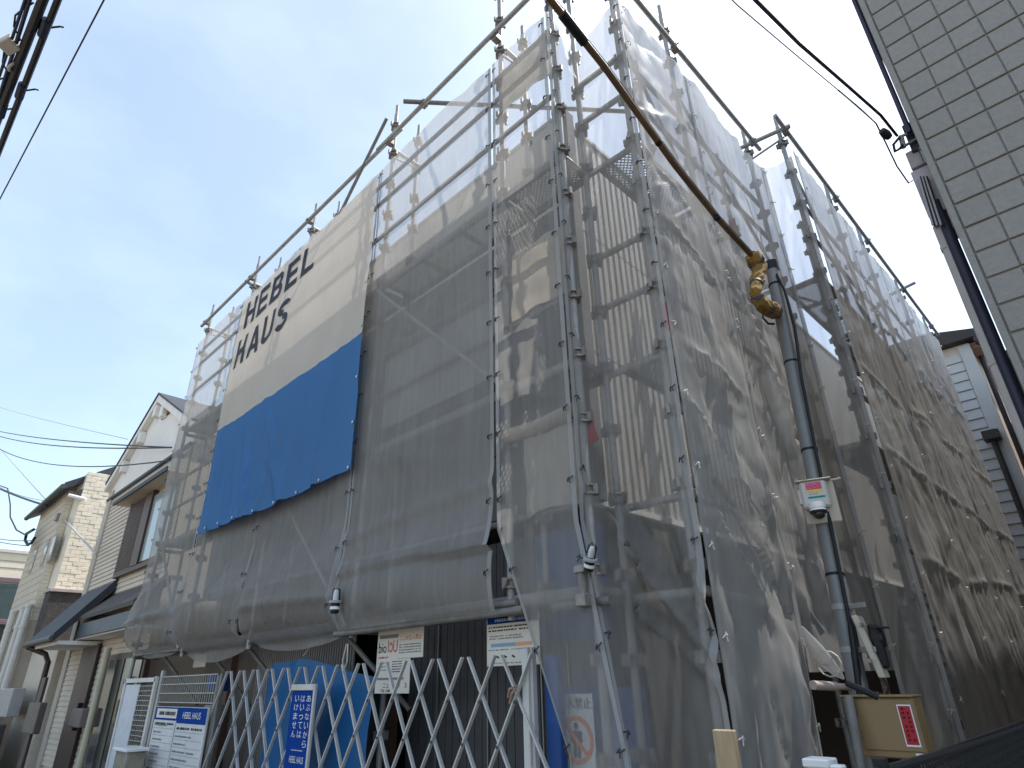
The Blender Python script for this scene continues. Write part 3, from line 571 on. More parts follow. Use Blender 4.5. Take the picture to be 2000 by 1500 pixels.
# rental notices
e = board('paper notice with red and black print taped left of the dark partition', 'notice', -4.36, -3.93, 2.9, 1.425, 1.86, paper)
ink_rect(e, -4.33, -4.06, 2.8975, 1.80, 1.825, greyink); obj('lettering', text_mb('bio', (-4.335, 2.8975, 1.70), X_, Z_, .10, .07), ink, e); obj('lettering', text_mb('IɔU', (-4.215, 2.8975, 1.70), X_, Z_, .12, .085), redink, e)
ink_lines(e, -4.33, -4.2, 2.8975, 1.655, 1.68, 1, redink, 2); ink_lines(e, -4.33, -4.17, 2.8975, 1.57, 1.64, 3, greyink, 3, .006); ink_lines(e, -4.15, -4.02, 2.8975, 1.56, 1.645, 5, ink, 5, .006); ink_rect(e, -4.33, -4.0, 2.8975, 1.515, 1.53, greyink)
obj('lettering', text_mb('ニュ', (-4.25, 2.8975, 1.462), X_, Z_, .07, .03), ink, e); obj('lettering', text_mb('ットフ', (-4.13, 2.8975, 1.462), X_, Z_, .09, .03), ink, e); obj('lettering', text_mb('ス', (-3.985, 2.8975, 1.462), X_, Z_, .03, .03), ink, e); obj('lettering', text_mb('TEL 048', (-4.28, 2.8975, 1.434), X_, Z_, .12, .018), ink, e)
e = board('small paper notice with a red heading overlapping a taller notice', 'notice', -4.08, -3.775, 2.892, 1.655, 1.86, paper)
obj('lettering', text_mb('ここが立入禁止', (-4.06, 2.8895, 1.775), X_, Z_, .27, .035), redink, e); ink_lines(e, -4.06, -3.79, 2.8895, 1.685, 1.755, 4, greyink, 7, .008)
e = board('white notice board with blue header and table above the gate end', 'notice', -3.12, -2.66, 2.9, 1.575, 1.865, paper)
ink_rect(e, -3.112, -2.668, 2.8975, 1.82, 1.86, hblue); obj('lettering', ink_lines(e, -3.04, -2.74, 2.896, 1.83, 1.85, 1, wtext, 9, .016).data, None, e)
ink_lines(e, -3.1, -2.74, 2.8975, 1.77, 1.81, 2, ink, 10, .008); ink_lines(e, -3.09, -2.8, 2.8975, 1.725, 1.755, 2, greyink, 11, .007); ink_rect(e, -3.08, -2.86, 2.8975, 1.685, 1.705, bluepale); ink_rect(e, -2.86, -2.72, 2.8975, 1.685, 1.705, oral)
ink_lines(e, -3.1, -2.7, 2.8975, 1.66, 1.675, 1, greyink, 12, .006)
for x in (-3.02, -2.95, -2.88, -2.79, -2.72): mb = MB(); mb.bar((x-.012, 2.8975, 1.632), (x+.012, 2.8975, 1.622), .001, .01, (0, 0, 1)); obj('print', mb, ink, e)
ink_lines(e, -3.09, -2.7, 2.8975, 1.585, 1.598, 1, greyink, 13, .005)
# no-entry sign
e = board('white no entry sign with a person crossed out by an orange ring', 'no_entry_sign', -2.60, -2.35, 2.97, .9, 1.42, mat('sign_white', (.62, .62, .60), .5))
cz, cx = 1.195, -2.475; y_ = 2.9665
obj('lettering', text_mb('立入禁止', (-2.59, y_, 1.345), X_, Z_, .23, .055), ink, e)
n_ = 40; mb = MB()
for i in range(n_): t, s_ = 2*math.pi*i/n_, 2*math.pi*(i+1)/n_; mb.add([(cx+r*math.cos(a), y_, cz+r*math.sin(a)) for r, a in ((.115, t), (.115, s_), (.093, s_), (.093, t))], [(0, 1, 2, 3)])
obj('ring', mb, orange, e)
mb = MB(); d = Vector((1, 0, -1)).normalized(); mb.bar(Vector((cx, y_-.001, cz))-d*.1, Vector((cx, y_-.001, cz))+d*.1, .001, .02, (0, 0, 1)); obj('slash', mb, orange, e)
mb = MB(); mb.add([(cx+.016*math.cos(t), y_+.0008, cz+.066+.018*math.sin(t)) for t in np.linspace(0, 6.1, 14)], [tuple(range(14))])
for a, b, c_, d_ in ((-.026, .026, -.01, .044), (-.04, -.029, -.012, .04), (.029, .04, -.012, .04), (-.024, -.003, -.085, -.011), (.003, .024, -.085, -.011)): mb.add([(cx+a, y_+.0008, cz+c_), (cx+b, y_+.0008, cz+c_), (cx+b, y_+.0008, cz+d_), (cx+a, y_+.0008, cz+d_)], [(0, 1, 2, 3)])
obj('person_pictogram', mb, ink, e)
# site information board
e = board('white site information board with blue HEBEL HAUS header beside the gate', 'site_board', -8.42, -6.93, 2.70, .45, 1.31, mat('board_white', (.60, .61, .62), .5), thick=.02)
ink_rect(e, -8.41, -7.72, 2.697, 1.18, 1.305, hblue); ink_rect(e, -7.72, -6.94, 2.697, 1.16, 1.305, hblue); ink_rect(e, -8.36, -7.74, 2.695, 1.20, 1.29, paper)
obj('lettering', text_mb('HEBEL HAUS', (-7.56, 2.6945, 1.205), X_, Z_, .48, .06), wtext, e); ink_lines(e, -8.28, -7.78, 2.693, 1.225, 1.265, 1, ink, 21, .035)
ink_rect(e, -7.735, -7.725, 2.697, .46, 1.16, greyink); ink_lines(e, -8.36, -7.8, 2.697, 1.13, 1.16, 1, ink, 20, .02); ink_lines(e, -7.66, -7.0, 2.697, 1.10, 1.13, 1, ink, 22, .02)
for k in range(9):
    z = 1.10-k*.068; ink_rect(e, -8.39, -7.76, 2.697, z, z+.003, greyink); ink_rect(e, -7.70, -6.96, 2.697, z-.02, z-.017, greyink)
    ink_lines(e, -8.37, -8.37+random.uniform(.2, .5), 2.697, z+.01, z+.05, 1, greyink, 40+k, .016); ink_lines(e, -7.69, -7.69+random.uniform(.2, .6), 2.697, z-.01, z+.03, 1, greyink, 60+k, .016)
# mesh fence panel above the board and side mesh door
galv = mat('fence_wire', (.46, .45, .42), .5, .1, metal=.2)
fp = empty('mesh_fence_panel', 'welded wire panel above the white information board', 'fence', (-7.7, 2.74, 0))
mb = MB()
for i in range(27): x = -8.5+i*.06; mb.bar((x, 2.74, 1.34), (x, 2.74, 1.62), .006, .006, (0, 1, 0))
obj('wire_grid', mb, galv, fp, kind='stuff')
for z in (1.35, 1.44, 1.53, 1.61): mb = MB(); mb.bar((-8.52, 2.733, z), (-6.92, 2.733, z), .008, .008); obj('cross_wire', mb, galv, fp)
panel_post(-8.55, 2.74, .06, 1.68, galv, 'post', fp); panel_post(-6.93, 2.76, .06, 1.6, steel_d, 'post', fp)
md = empty('site_side_door', 'white panelled side door with a wire mesh strip in a pale frame', 'door', (-9.2, 2.70, 0))
for x in (-9.75, -8.62): panel_post(x, 2.7, .05, 1.62, mat('door_frame_white', (.62, .61, .58), .5), 'frame_post', md)
mb = MB(); mb.box(-9.8, -8.6, 2.68, 2.72, 1.56, 1.61); obj('frame_head', mb, MATS['door_frame_white'], md, bev=.004)
mb = MB(); mb.box(-9.72, -9.17, 2.695, 2.705, .1, 1.54); obj('white_panel', mb, mat('door_panel_blueish', (.55, .59, .66), .4), md)
mb = MB()
for i in range(9): x = -9.15+i*.062; mb.bar((x, 2.7, .2), (x, 2.7, 1.54), .006, .006, (0, 1, 0))
for i in range(26): z = .22+i*.052; mb.bar((-9.16, 2.695, z), (-8.65, 2.695, z), .006, .006)
obj('wire_mesh', mb, galv, md, kind='stuff')
e = empty('letter_box', 'small weathered box with a white lid standing in front of the side door', 'box', (-8.55, 2.5, 0)); q = PY(255, 1462, 2.5)
mb = MB(); mb.box(q.x-.2, q.x+.2, 2.42, 2.6, .3, q.z-.02); obj('body', mb, mat('weathered_box', (.30, .27, .22), .8, .3, 8, dirt=(.12, .14, .06), dirtamt=.6), e, bev=.006)
mb = MB(); mb.box(q.x-.24, q.x+.24, 2.39, 2.62, q.z-.018, q.z+.012); obj('lid', mb, white, e, bev=.006)
# items behind the mesh: blue drum and bottles, small pale notice
o = MB().lathe((-7.55, 3.0, 0), [(0, .1), (1.30, .1), (1.32, .09)], n=14); tag(obj('pipe_bundle', o, mat('pale_wood', (.45, .38, .30), .7), smooth=True), 'pale upright roll standing behind the welded wire panel', 'roll')
o = MB().lathe((-7.55, 3.0, 1.45), [(0, .115), (.17, .115), (.18, .06)], n=14); tag(obj('blue_bucket', o, bluep, smooth=True), 'small blue bucket seen through the wire panel', 'bucket')
o = MB(); o.box(-8.95, -8.55, 3.2, 3.21, 1.72, 1.9); tag(obj('paper_note', o, paper), 'pale paper note on the brown wall above the wire panel', 'notice')
# blue tarp tent behind the gate
tl = [PY(532, 1297, 3.0), PY(612, 1286, 3.0), PY(728, 1322, 2.95)]
mb = MB(); nn = 20
top = lambda t: (tl[0].lerp(tl[1], t*2) if t < .5 else tl[1].lerp(tl[2], (t-.5)*2))
for j in range(13):
    for i in range(nn+1):
        t = i/nn; p = top(t); z = p.z*(1-j/12)+.05*j/12; bulge = .16*math.sin(math.pi*t)*(.4+.6*j/12)+.02*math.sin(t*17+j*.9); mb.v.append((p.x+.05*(t-.5)*j/12, p.y-bulge, z+(.004*math.sin(t*9+j*2) if j else 0)))
for j in range(12):
    for i in range(nn): a = j*(nn+1)+i; mb.f.append((a, a+1, a+nn+2, a+nn+1))
tp = tag(obj('tarp', mb, blue_tarp, None, smooth=True), 'bright blue tarp draped over stacked material behind the gate', 'tarp')
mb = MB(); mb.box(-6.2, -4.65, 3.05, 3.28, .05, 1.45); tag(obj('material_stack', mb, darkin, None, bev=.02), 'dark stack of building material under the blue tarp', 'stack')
obj('ridge_rope', MB().tube([tl[1]+Vector((0, -.1, .02)), tl[1]+Vector((.0, .1, .28))], .006, 6), tiew_me.materials[0], tp)
# strobe lamps
clear = glass('lamp_clear', (.93, .95, .96), .08); lampw = mat('lamp_reflector', (.8, .8, .8), .25, .05)
def lamp(label, base, ax, sc=1.):
    e = empty('strobe_lamp', label, 'lamp', base, 'clear strobe lamps'); b, ax = Vector(base), Vector(ax).normalized()
    obj('base', MB().lathe(b, [(-.075*sc, .022*sc), (-.07*sc, .03*sc), (-.01*sc, .032*sc)], ax), black, e, smooth=True); obj('band', MB().lathe(b-ax*.05*sc, [(0, .033*sc), (.02*sc, .033*sc)], ax), white, e, smooth=True)
    obj('flange', MB().lathe(b, [(-.008*sc, .045*sc), (.006*sc, .045*sc), (.01*sc, .036*sc)], ax), mat('lamp_flange', (.35, .36, .38), .4), e, smooth=True)
    obj('lens', MB().lathe(b, [(.01*sc, .031*sc), (.08*sc, .029*sc), (.092*sc, .022*sc)], ax), clear, e, smooth=True); obj('tube', MB().lathe(b, [(.012*sc, .02*sc), (.05*sc, .02*sc), (.08*sc, .012*sc)], ax), lampw, e, smooth=True)
    return e
lamp('clear strobe lamp on a black base hanging beside the folded sheet flap', PY(655, 1176, 2.56), (0, 0, 1), 1.1)
lb = PY(1153, 1092, 2.62); e = lamp('clear strobe lamp tilted on a short pipe over the corner sheet', lb, (.45, -.2, .86), .85)
pb = PY(1140, 1172, 2.66); pt = PY(1136, 1112, 2.66); obj('stand_pipe', MB().tube([pb, pt], .024, 12), steel_d, e, smooth=True)
mb = MB(); mb.obox(pt, (.035, 0, 0), (0, .03, 0), (0, 0, .02)); mb.obox(pt+Vector((.05, -.01, .01)), (.02, 0, .008), (0, .02, 0), (0, 0, .018)); obj('clamp', mb, coupm, e, bev=.004); mb = MB(); mb.obox(pb, (.032, 0, 0), (0, .034, 0), (0, 0, .034)); obj('clamp', mb, coupm, e, bev=.006)
# hanging rope, wooden stake, cable tie scraps
q = PY(675, 1275, 2.6); tag(obj('hanging_rope', MB().tube([q+Vector((0, 0, .06)), q+Vector((-.03, 0, -.05)), q+Vector((-.01, 0, -.13)), q+Vector((.03, 0, -.06)), q+Vector((.02, 0, .06))], .005, 6), mat('rope_pale', (.55, .53, .45), .8)), 'thin pale rope loop dangling from the sheet edge above the tarp', 'rope')
q = PY(1415, 1425, 2.55); mb = MB(); mb.box(q.x-.045, q.x+.045, 2.53, 2.56, 0, q.z); tag(obj('wooden_stake', mb, mat('raw_wood', (.42, .31, .19), .7, .2, 8, stretch=(8, 8, 1)), None, bev=.004), 'short raw wooden stake in front of the corner sheet foot', 'stake')
for i, (a, b) in enumerate((((1567, 1484), (1617, 1480)), ((1622, 1497), (1646, 1495)))):
    p, q = PY(*a, 2.3), PY(*b, 2.3); e = empty('white_post', ['broad white capped post at the bottom edge near the pole', 'thin white capped post right of the broad one at the bottom edge'][i], 'post', ((p.x+q.x)/2, 2.3, 0), 'white capped posts'); w = (q.x-p.x)
    mb = MB(); mb.box(p.x+.008, q.x-.008, 2.3, 2.3+w-.016, 0, p.z-.02); obj('shaft', mb, white, e, bev=.004); mb = MB(); mb.box(p.x, q.x, 2.292, 2.3+w-.008, p.z-.02, p.z+.005); obj('cap', mb, white, e, bev=.004)

# ================================================================== SERVICE POLE
pole = empty('service_pole', 'grey steel service pole with black cap and cable beside the alley sheets', 'pole', (-1.25, 4.05, 0))
pt_, pb_ = PX(1507, 520, -1.27), PX(1655, 1240, -1.25); dz = (pt_-pb_)/(pt_.z-pb_.z); pg = pb_-dz*pb_.z
polem = mat('pole_galv', (.21, .215, .215), .5, .18, 5, metal=.3, stretch=(1, 1, .4)); obj('shaft', MB().tube([pg, pt_-dz*.55, pt_], [.05, .049, .046], 20), polem, pole, smooth=True)
obj('cap', MB().tube([pt_-dz*.05, pt_+dz*.03], .051, 20), black, pole, smooth=True)
pa = lambda z, off=(0, 0, 0): pg+dz*z+Vector(off)
cab = [pa(4.22, (.04, -.04, 0)), pa(4.05, (.07, -.04, 0)), pa(3.7, (.085, -.045, 0)), pa(3.3, (.06, -.05, 0)), pa(2.9, (.055, -.05, 0)), pa(2.4, (.05, -.05, 0)), pa(1.9, (.045, -.055, 0)), pa(1.5, (.04, -.06, 0)), pa(1.36, (.02, -.1, 0))]
obj('cable', MB().tube(cab, .011, 8), black, pole, smooth=True); obj('conduit', MB().tube([pa(1.72, (.055, -.09, 0)), pa(1.36, (.03, -.1, 0))], .016, 8), black, pole, smooth=True)
for z in (4.15, 3.45, 2.78, 2.0): obj('strap', MB().tube([pa(z-.008), pa(z+.008)], .0515, 20), black, pole, smooth=True)
for z in (1.82, 1.6): obj('band', MB().tube([pa(z-.015), pa(z+.015)], .0525, 20), steel, pole, smooth=True); mb = MB(); mb.obox(pa(z, (.1, -.06, 0)), (.05, -.02, 0), (0, .012, 0), (0, 0, .014)); obj('band_arm', mb, steel, pole, bev=.003)
obj('cable_loop', MB().tube([pa(4.0, (-.05, -.05, 0)), pa(3.95, (-.1, -.06, 0)), pa(3.87, (-.11, -.07, 0)), pa(3.8, (-.08, -.07, 0)), pa(3.78, (-.04, -.07, 0))], .009, 7), black, pole, smooth=True)
# insulating sleeve over the service drop
sl_pts = [PX(1040, -50, -1.18), PX(1075, 0, -1.19), PX(1120, 55, -1.195), PX(1180, 130, -1.20), PX(1250, 228, -1.205), PX(1320, 325, -1.21), PX(1400, 425, -1.22), PX(1466, 497, -1.24)]
e = empty('cable_sleeve', 'long brown and yellow insulating sleeve running down to the service pole', 'cable', sl_pts[-1])
slm = mat('sleeve_brown', (.10, .06, .035), .45, .35, 3, dirt=(.20, .15, .05), dirtamt=.7); obj('sleeve', MB().tube(sl_pts, .019, 14), slm, e, smooth=True)
obj('joint', MB().tube([PX(1098, 27, -1.19), PX(1120, 55, -1.195), PX(1142, 83, -1.198)], .027, 14), black, e, smooth=True)
obj('seam_strip', MB().tube([p+Vector((.008, .008, .010)) for p in sl_pts], .012, 6), black, e, smooth=True)
for a in ((1286, 278), (1180, 130), (1400, 425)): q = PX(*a, -1.207); d = (sl_pts[6]-sl_pts[3]).normalized(); obj('sleeve_ring', MB().tube([q-d*.012, q+d*.012], .0215, 14), black, e, smooth=True)
# wrapped yellow protector at the pole head
wp = [PX(1466, 498, -1.25), PX(1484, 520, -1.24), PX(1480, 545, -1.235), PX(1475, 570, -1.23), PX(1482, 590, -1.235), PX(1500, 602, -1.25), PX(1518, 610, -1.27)]
e = empty('cable_wrap', 'yellow protective sheet strapped round the cable joint at the pole head', 'wrap', wp[-1]); ym = mat('wrap_yellow', (.22, .135, .04), .95, .3, 9, dirt=(.2, .09, .03), dirtamt=.6)
dense = []; rr = []
for i in range(len(wp)-1):
    for k in range(5): dense.append(wp[i].lerp(wp[i+1], k/5)); rr.append(.046+.009*math.sin(i*1.3+k*.5)+.004*random.uniform(-1, 1))
dense.append(wp[-1]); rr.append(.038); wm_ = MB().tube(dense, rr, 14); rw = random.Random(5); wm_.v = [tuple(c+rw.uniform(-.006, .006) for c in v) for v in wm_.v]; obj('sheet', wm_, ym, e)
stm = mat('strap_navy', (.05, .055, .10), .6)
for i in (3, 12, 18, 25, 28): d = (dense[i+1]-dense[i-1]).normalized(); obj('strap', MB().tube([dense[i]-d*.012, dense[i]+d*.012], rr[i]+.006, 12), stm, e, smooth=True)
# camera box
boxm = mat('box_ivory', (.46, .42, .34), .45, .05, 4); boxw = mat('box_white', (.50, .475, .45), .4, .04, 4)
CS = .66; cb = pa(2.42, (.01, -.075, 0)); e = empty('security_camera', 'ivory box with dome camera mounted on the service pole', 'camera', cb); vx = Vector((.94, .33, 0)).normalized(); vy = Vector((vx.y, -vx.x, 0)); vz = Vector((0, 0, 1))
cbx = lambda a, b, c: cb+vx*a*CS+vy*b*CS+vz*c*CS
mb = MB(); mb.obox(cbx(.02, -.0, 0), vx*.145*CS, vy*.012*CS, vz*.19*CS); obj('back_board', mb, boxm, e, bev=.006); mb = MB(); mb.obox(cbx(-.01, .05, .06), vx*.115*CS, vy*.04*CS, vz*.125*CS); obj('housing', mb, boxw, e, bev=.012); mb = MB(); mb.obox(cbx(-.13, .04, .05), vx*.02*CS, vy*.03*CS, vz*.07*CS); obj('side_lug', mb, boxw, e, bev=.006)
mb = MB(); mb.obox(cbx(0, .045, .192), vx*.15*CS, vy*.055*CS, vz*.006*CS); obj('top_plate', mb, boxm, e, bev=.003)
def cbq(a0, a1, c0, c1, m, b=.0915, name='label_print'): mb = MB(); mb.add([cbx(a0, b, c0), cbx(a1, b, c0), cbx(a1, b, c1), cbx(a0, b, c1)], [(0, 1, 2, 3)]); obj(name, mb, m, e)
cbq(-.07, .06, .10, .165, mat('label_red', (.62, .06, .14), .5)); cbq(-.07, .06, .077, .10, mat('label_yellow', (.66, .52, .05), .5)); cbq(-.07, .075, .02, .04, mat('label_teal', (.04, .32, .29), .5))
r = random.Random(3); mb = MB()
for i in range(34): a, c = r.uniform(-.066, .045), r.choice((.153, .142, .128, .115, .085)); w = r.uniform(.004, .012); mb.add([cbx(a, .0925, c-.004), cbx(a+w, .0925, c-.004), cbx(a+w, .0925, c+.004), cbx(a, .0925, c+.004)], [(0, 1, 2, 3)])
obj('label_marks', mb, mat('label_mark', (.35, .30, .38), .6), e, kind='stuff'); cbq(-.06, .02, .058, .063, greyink); cbq(-.06, .065, .027, .033, mat('label_teal_dark', (.01, .10, .11), .6), .0925)
dc = cbx(-.015, .11, -.07); obj('camera_cap', MB().lathe(dc, [(a*CS, b*CS) for a, b in ((.05, .03), (.045, .062), (.02, .07), (-.005, .07), (-.008, .064), (-.02, .066), (-.03, .072))], n=20), white, e, smooth=True); obj('camera_ring', MB().lathe(dc, [(-.03*CS, .073*CS), (-.052*CS, .068*CS)], n=20), black, e, smooth=True)
obj('camera_dome', MB().lathe(dc, [(a*CS, b*CS) for a, b in ((-.052, .052), (-.07, .05), (-.088, .04), (-.1, .02), (-.103, .003))], n=20), mat('smoked_dome', (.02, .02, .025), .08, spec=.6), e, smooth=True); obj('camera_arm', MB().tube([dc+Vector((0, 0, .01)), cbx(0, .02, -.08)], .025, 10), boxw, e, smooth=True)
obj('cable', MB().tube([cbx(.14, .0, .19), cbx(.19, .02, .185), cbx(.23, .03, .19)], .006, 6), boxw, e)
# meter board (seen nearly edge-on) with black meter
mc = PX(1700, 1262, -1.14); e = empty('meter_board', 'ivory meter board with a black electricity meter, seen edge on', 'meter', mc); ux = Vector((-.12, .99, 0)).normalized(); uy = Vector((ux.y, -ux.x, 0))
tl_ = Vector((-.02, 0, 0)); MS = .72; mq = lambda a, b, c: mc+ux*a*MS+uy*b*MS+vz*c*MS
mb = MB(); mb.obox(mq(0, 0, 0), ux*.10*MS, uy*.022*MS, vz*.21*MS+Vector((-.03, 0, 0))); obj('board', mb, boxm, e, bev=.004)
obj('meter', MB().lathe(mq(.03, .0, .05), [(.015, .052), (.05, .052), (.07, .042), (.075, .014)], uy, 18), black, e, smooth=True); mb = MB(); mb.obox(mq(.02, .05, .0), ux*.06*MS, uy*.035*MS, vz*.15*MS); obj('meter_body', mb, black, e, bev=.012); mb = MB(); mb.obox(mq(.0, .09, .12), ux*.05*MS, uy*.06*MS, vz*.006*MS); obj('meter_hood', mb, black, e, bev=.003)
for z in (.14, -.1): mb = MB(); mb.obox(mq(-.13, .0, z), ux*.06*MS, uy*.006*MS, vz*.014*MS); obj('bracket', mb, steel, e, bev=.002)
for k in range(5): obj('wire', MB().tube([mq(.02*k-.05, .02, -.2), mq(.02*k-.03, .04, -.27), mq(-.1+.01*k, .02, -.32-.012*k), mq(-.2, .0, -.3-.02*k)], .006, 6), black if k % 2 else mat('wire_brown', (.12, .06, .05), .5), e, smooth=True)
# tan distribution box with red label
bc = PY(1725, 1420, 3.55); e = empty('distribution_box', 'tan steel distribution box with a red warning label at the pole foot', 'box', bc); tan = mat('box_tan', (.27, .18, .09), .45, .08, 3); bx_ = lambda a, b, c: bc+Vector((a*.985+.0*b, b, c))
mb = MB(); mb.box(bc.x-.155, bc.x+.155, bc.y, bc.y+.14, bc.z-.125, bc.z+.125); obj('case', mb, tan, e, bev=.006); mb = MB(); mb.box(bc.x-.10, bc.x+.15, bc.y-.008, bc.y-.001, bc.z-.095, bc.z+.118); obj('door', mb, tan, e, bev=.003); mb = MB(); mb.box(bc.x-.16, bc.x+.16, bc.y-.02, bc.y+.145, bc.z+.126, bc.z+.133); obj('hood', mb, tan, e, bev=.002)
mb = MB(); mb.add([(bc.x+a, bc.y-.010, bc.z+c) for a, c in ((.082, -.075), (.142, -.075), (.142, .095), (.082, .095))], [(0, 1, 2, 3)]); obj('label_border', mb, wtext, e); mb = MB(); mb.add([(bc.x+a, bc.y-.0112, bc.z+c) for a, c in ((.087, -.067), (.137, -.067), (.137, .089), (.087, .089))], [(0, 1, 2, 3)]); obj('label_red', mb, mat('label_crimson', (.42, .02, .03), .5), e)
mb = MB(); r = random.Random(8)
for i in range(8):
    for cx_ in (.098, .118): z = bc.z+.078-i*.018; mb.add([(bc.x+cx_+a, bc.y-.0124, z+c) for a, c in ((0, -.005), (.010, -.005), (.010, .005), (0, .005))], [(0, 1, 2, 3)]) if r.random() < .8 else None
obj('label_marks', mb, mat('label_dark_red', (.09, .005, .008), .6), e, kind='stuff'); mb = MB(); mb.box(bc.x-.11, bc.x-.095, bc.y-.012, bc.y-.004, bc.z-.02, bc.z+.04); obj('latch', mb, tan, e, bev=.002); mb = MB(); mb.box(bc.x+.11, bc.x+.15, bc.y-.0095, bc.y-.0085, bc.z-.115, bc.z-.1); obj('maker_plate', mb, wtext, e)
p = PX(1588, 1338, -1.35); q = PX(1660, 1342, -1.28); tag(obj('pipe', MB().tube([p, p.lerp(q, .6), p.lerp(q, .62), q], [.022, .022, .016, .016], 12), mat('pipe_pink', (.42, .33, .29), .5), smooth=True), 'short pinkish pipe stub reaching from the sheet edge to the pole', 'pipe')
obj_p = MB().tube([PX(1655, 1335, -1.1), PX(1690, 1350, -1.02), PX(1715, 1362, -.98)], .014, 10); tag(obj('flexible_conduit', obj_p, black, smooth=True), 'short grey conduit entering the top of the tan box', 'conduit')
tag(obj('support_tube', MB().tube([PX(1657, 1500, -1.2)-Vector((0, 0, 1)), PX(1657, 1360, -1.2)], .022, 12), steel_d, smooth=True), 'thin grey tube standing left of the tan box', 'tube')

# ================================================================== TILED BUILDING ON THE RIGHT
rb = empty('tiled_building', 'grey square tiled building filling the upper right corner', 'building', (1, 4, 0)); RBY, RBX = 4.0, -.132
tilem = mat('tile_grey', (.33, .325, .31), .75, .1, 30, bump=.9, bscale=220, rnd=.07); jointm = mat('tile_joint', (.24, .225, .20), .9, .15, 8)
mb = MB(); mb.box(RBX+.006, 8, RBY+.012, 16, 0, 6.5); obj('wall', mb, jointm, rb); mb = MB(); mb.box(RBX-.04, 8.1, RBY-.03, 16.1, 6.5, 6.58); obj('roof', mb, mat('roof_dark', (.06, .06, .065), .6), rb, bev=.01)
tw, th = .164, .182; t_me = MB().box(0, tw-.008, 0, .014, 0, th-.015).box(tw-.0085, tw-.0005, .007, .0138, 0, th-.015).mesh('tile', bev=.003); t_me.materials.append(tilem); mb = MB(); mb.box(RBX, RBX+.036, RBY-.0035, RBY+.0115, 1.7, 6.42); obj('corner_strip', mb, tilem, rb, bev=.003)
for r_ in range(26):
    z = 1.7+r_*th
    for c in range(7): inst('tile', t_me, (RBX+.046+c*tw, RBY-.002+random.uniform(-.0012, .0012), z), rb, rot=(random.uniform(-.004, .004), 0, random.uniform(-.004, .004)))
mb = MB(); mb.box(RBX+.046+7*tw, 8, RBY+.0, RBY+.010, 1.7, 6.42); mb.box(RBX, 8, RBY, RBY+.010, .02, 1.68); obj('plain_wall', mb, tilem, rb)
dkp = mat('drainpipe_dark', (.03, .028, .05), .4); obj('downpipe', MB().tube([(-.152, 4.03, 4.75), (-.152, 4.03, 6.5)], .016, 12), dkp, rb, smooth=True); obj('downpipe', MB().tube([(-.17, 4.1, 1.0), (-.17, 4.1, 4.2)], .03, 12), dkp, rb, smooth=True)
pw = PY(1838, 440, 4.3); obj('vent_pipe', MB().tube([(pw.x+.0, 4.3, .5), (pw.x+.0, 4.3, pw.z)], .048, 14), mat('pipe_cream', (.55, .53, .52), .45), rb, smooth=True)
for z in (3.95, 3.1): obj('pipe_collar', MB().tube([(pw.x, 4.3, z), (pw.x, 4.3, z+.03)], .053, 14), MATS['pipe_cream'], rb, smooth=True)
mt = empty('wall_meter_cabinet', 'mauve grey electric boxes and wires on the edge of the tiled building', 'meter box', PY(1805, 360, 4.15)); mv = mat('cabinet_mauve', (.36, .33, .35), .5, .15, 8)
def wbox(par, name, p0, p1, y0, y1, m): a, b = PY(*p0, (y0+y1)/2), PY(*p1, (y0+y1)/2); mb = MB(); mb.box(a.x, max(RBX+.004, a.x+.03), y0, y1, b.z, a.z); return obj(name, mb, m, par, bev=.006)
wbox(mt, 'upper_box', (1772, 308), (1800, 332), 4.1, 4.22, mv); wbox(mt, 'main_cabinet', (1785, 350), (1845, 425), 4.08, 4.26, mv); wbox(mt, 'lower_cabinet', (1828, 420), (1868, 456), 4.1, 4.25, mv); wbox(mt, 'dark_box', (1765, 255), (1800, 300), 4.08, 4.2, dkp)
wbox(mt, 'meter_window', (1792, 290), (1812, 312), 4.04, 4.07, clear); 
for i in range(6): a = PY(1795+i*3, 345, 4.05); b = PY(1822+i*4, 440, 4.04); obj('wire', MB().tube(catenary(a, b, -.03+.02*(i % 3), 8), .007, 6), black if i % 2 else mv, mt, smooth=True)
for a, b in (((1755, 268), (1790, 255)), ((1762, 288), (1795, 268))): obj('bracket', MB().bar(PY(*a, 4.06), PY(*b, 4.06), .014, .014), steel_d, mt)
obj('insulator', MB().tube([PY(1760, 268, 4.02), PY(1765, 288, 4.02)], .016, 10), steel_d, mt, smooth=True); obj('cable_loop', MB().tube([PY(1757, 268, 4.0), PY(1745, 282, 4.0), PY(1748, 296, 4.0), PY(1758, 290, 4.0), PY(1763, 282, 4.0)], .009, 7), black, mt, smooth=True)

# ================================================================== CLAPBOARD HOUSE BEYOND THE ALLEY
ah = empty('clapboard_house', 'pale clapboard and pink house beyond the far end of the alley', 'house', (-2, 15, 0)); cream = mat('house_pink', (.62, .53, .45), .8, .08, 2); clap = mat('clapboard', (.55, .54, .53), .7, .06, 3, rnd=.05)
mb = MB(); mb.box(-6, -.98, 14.02, 24, 0, 7.35); obj('wall', mb, cream, ah)
for k in range(30):
    z = 1.2+k*.2; mb = MB(); mb.add([(-4, 13.985, z), (-1.17, 13.985, z), (-1.17, 14.01, z+.18), (-4, 14.01, z+.18), (-4, 14.02, z), (-1.17, 14.02, z)], [(0, 1, 2, 3), (0, 4, 5, 1), (1, 5, 2)]); obj('clapboard', mb, clap, ah)
mb = MB(); mb.box(-1.16, -.96, 13.96, 14.02, 0, 7.3); obj('corner_board', mb, clap, ah, bev=.005); gut = mat('gutter_dark', (.05, .042, .04), .5); mb = MB(); mb.prism([(-6.2, 13.8, 7.36), (-.72, 13.8, 7.36), (-.72, 13.8, 7.5), (-1.6, 13.8, 7.72), (-6.2, 13.8, 7.72)], (0, 10.4, 0)); obj('roof', mb, gut, ah)
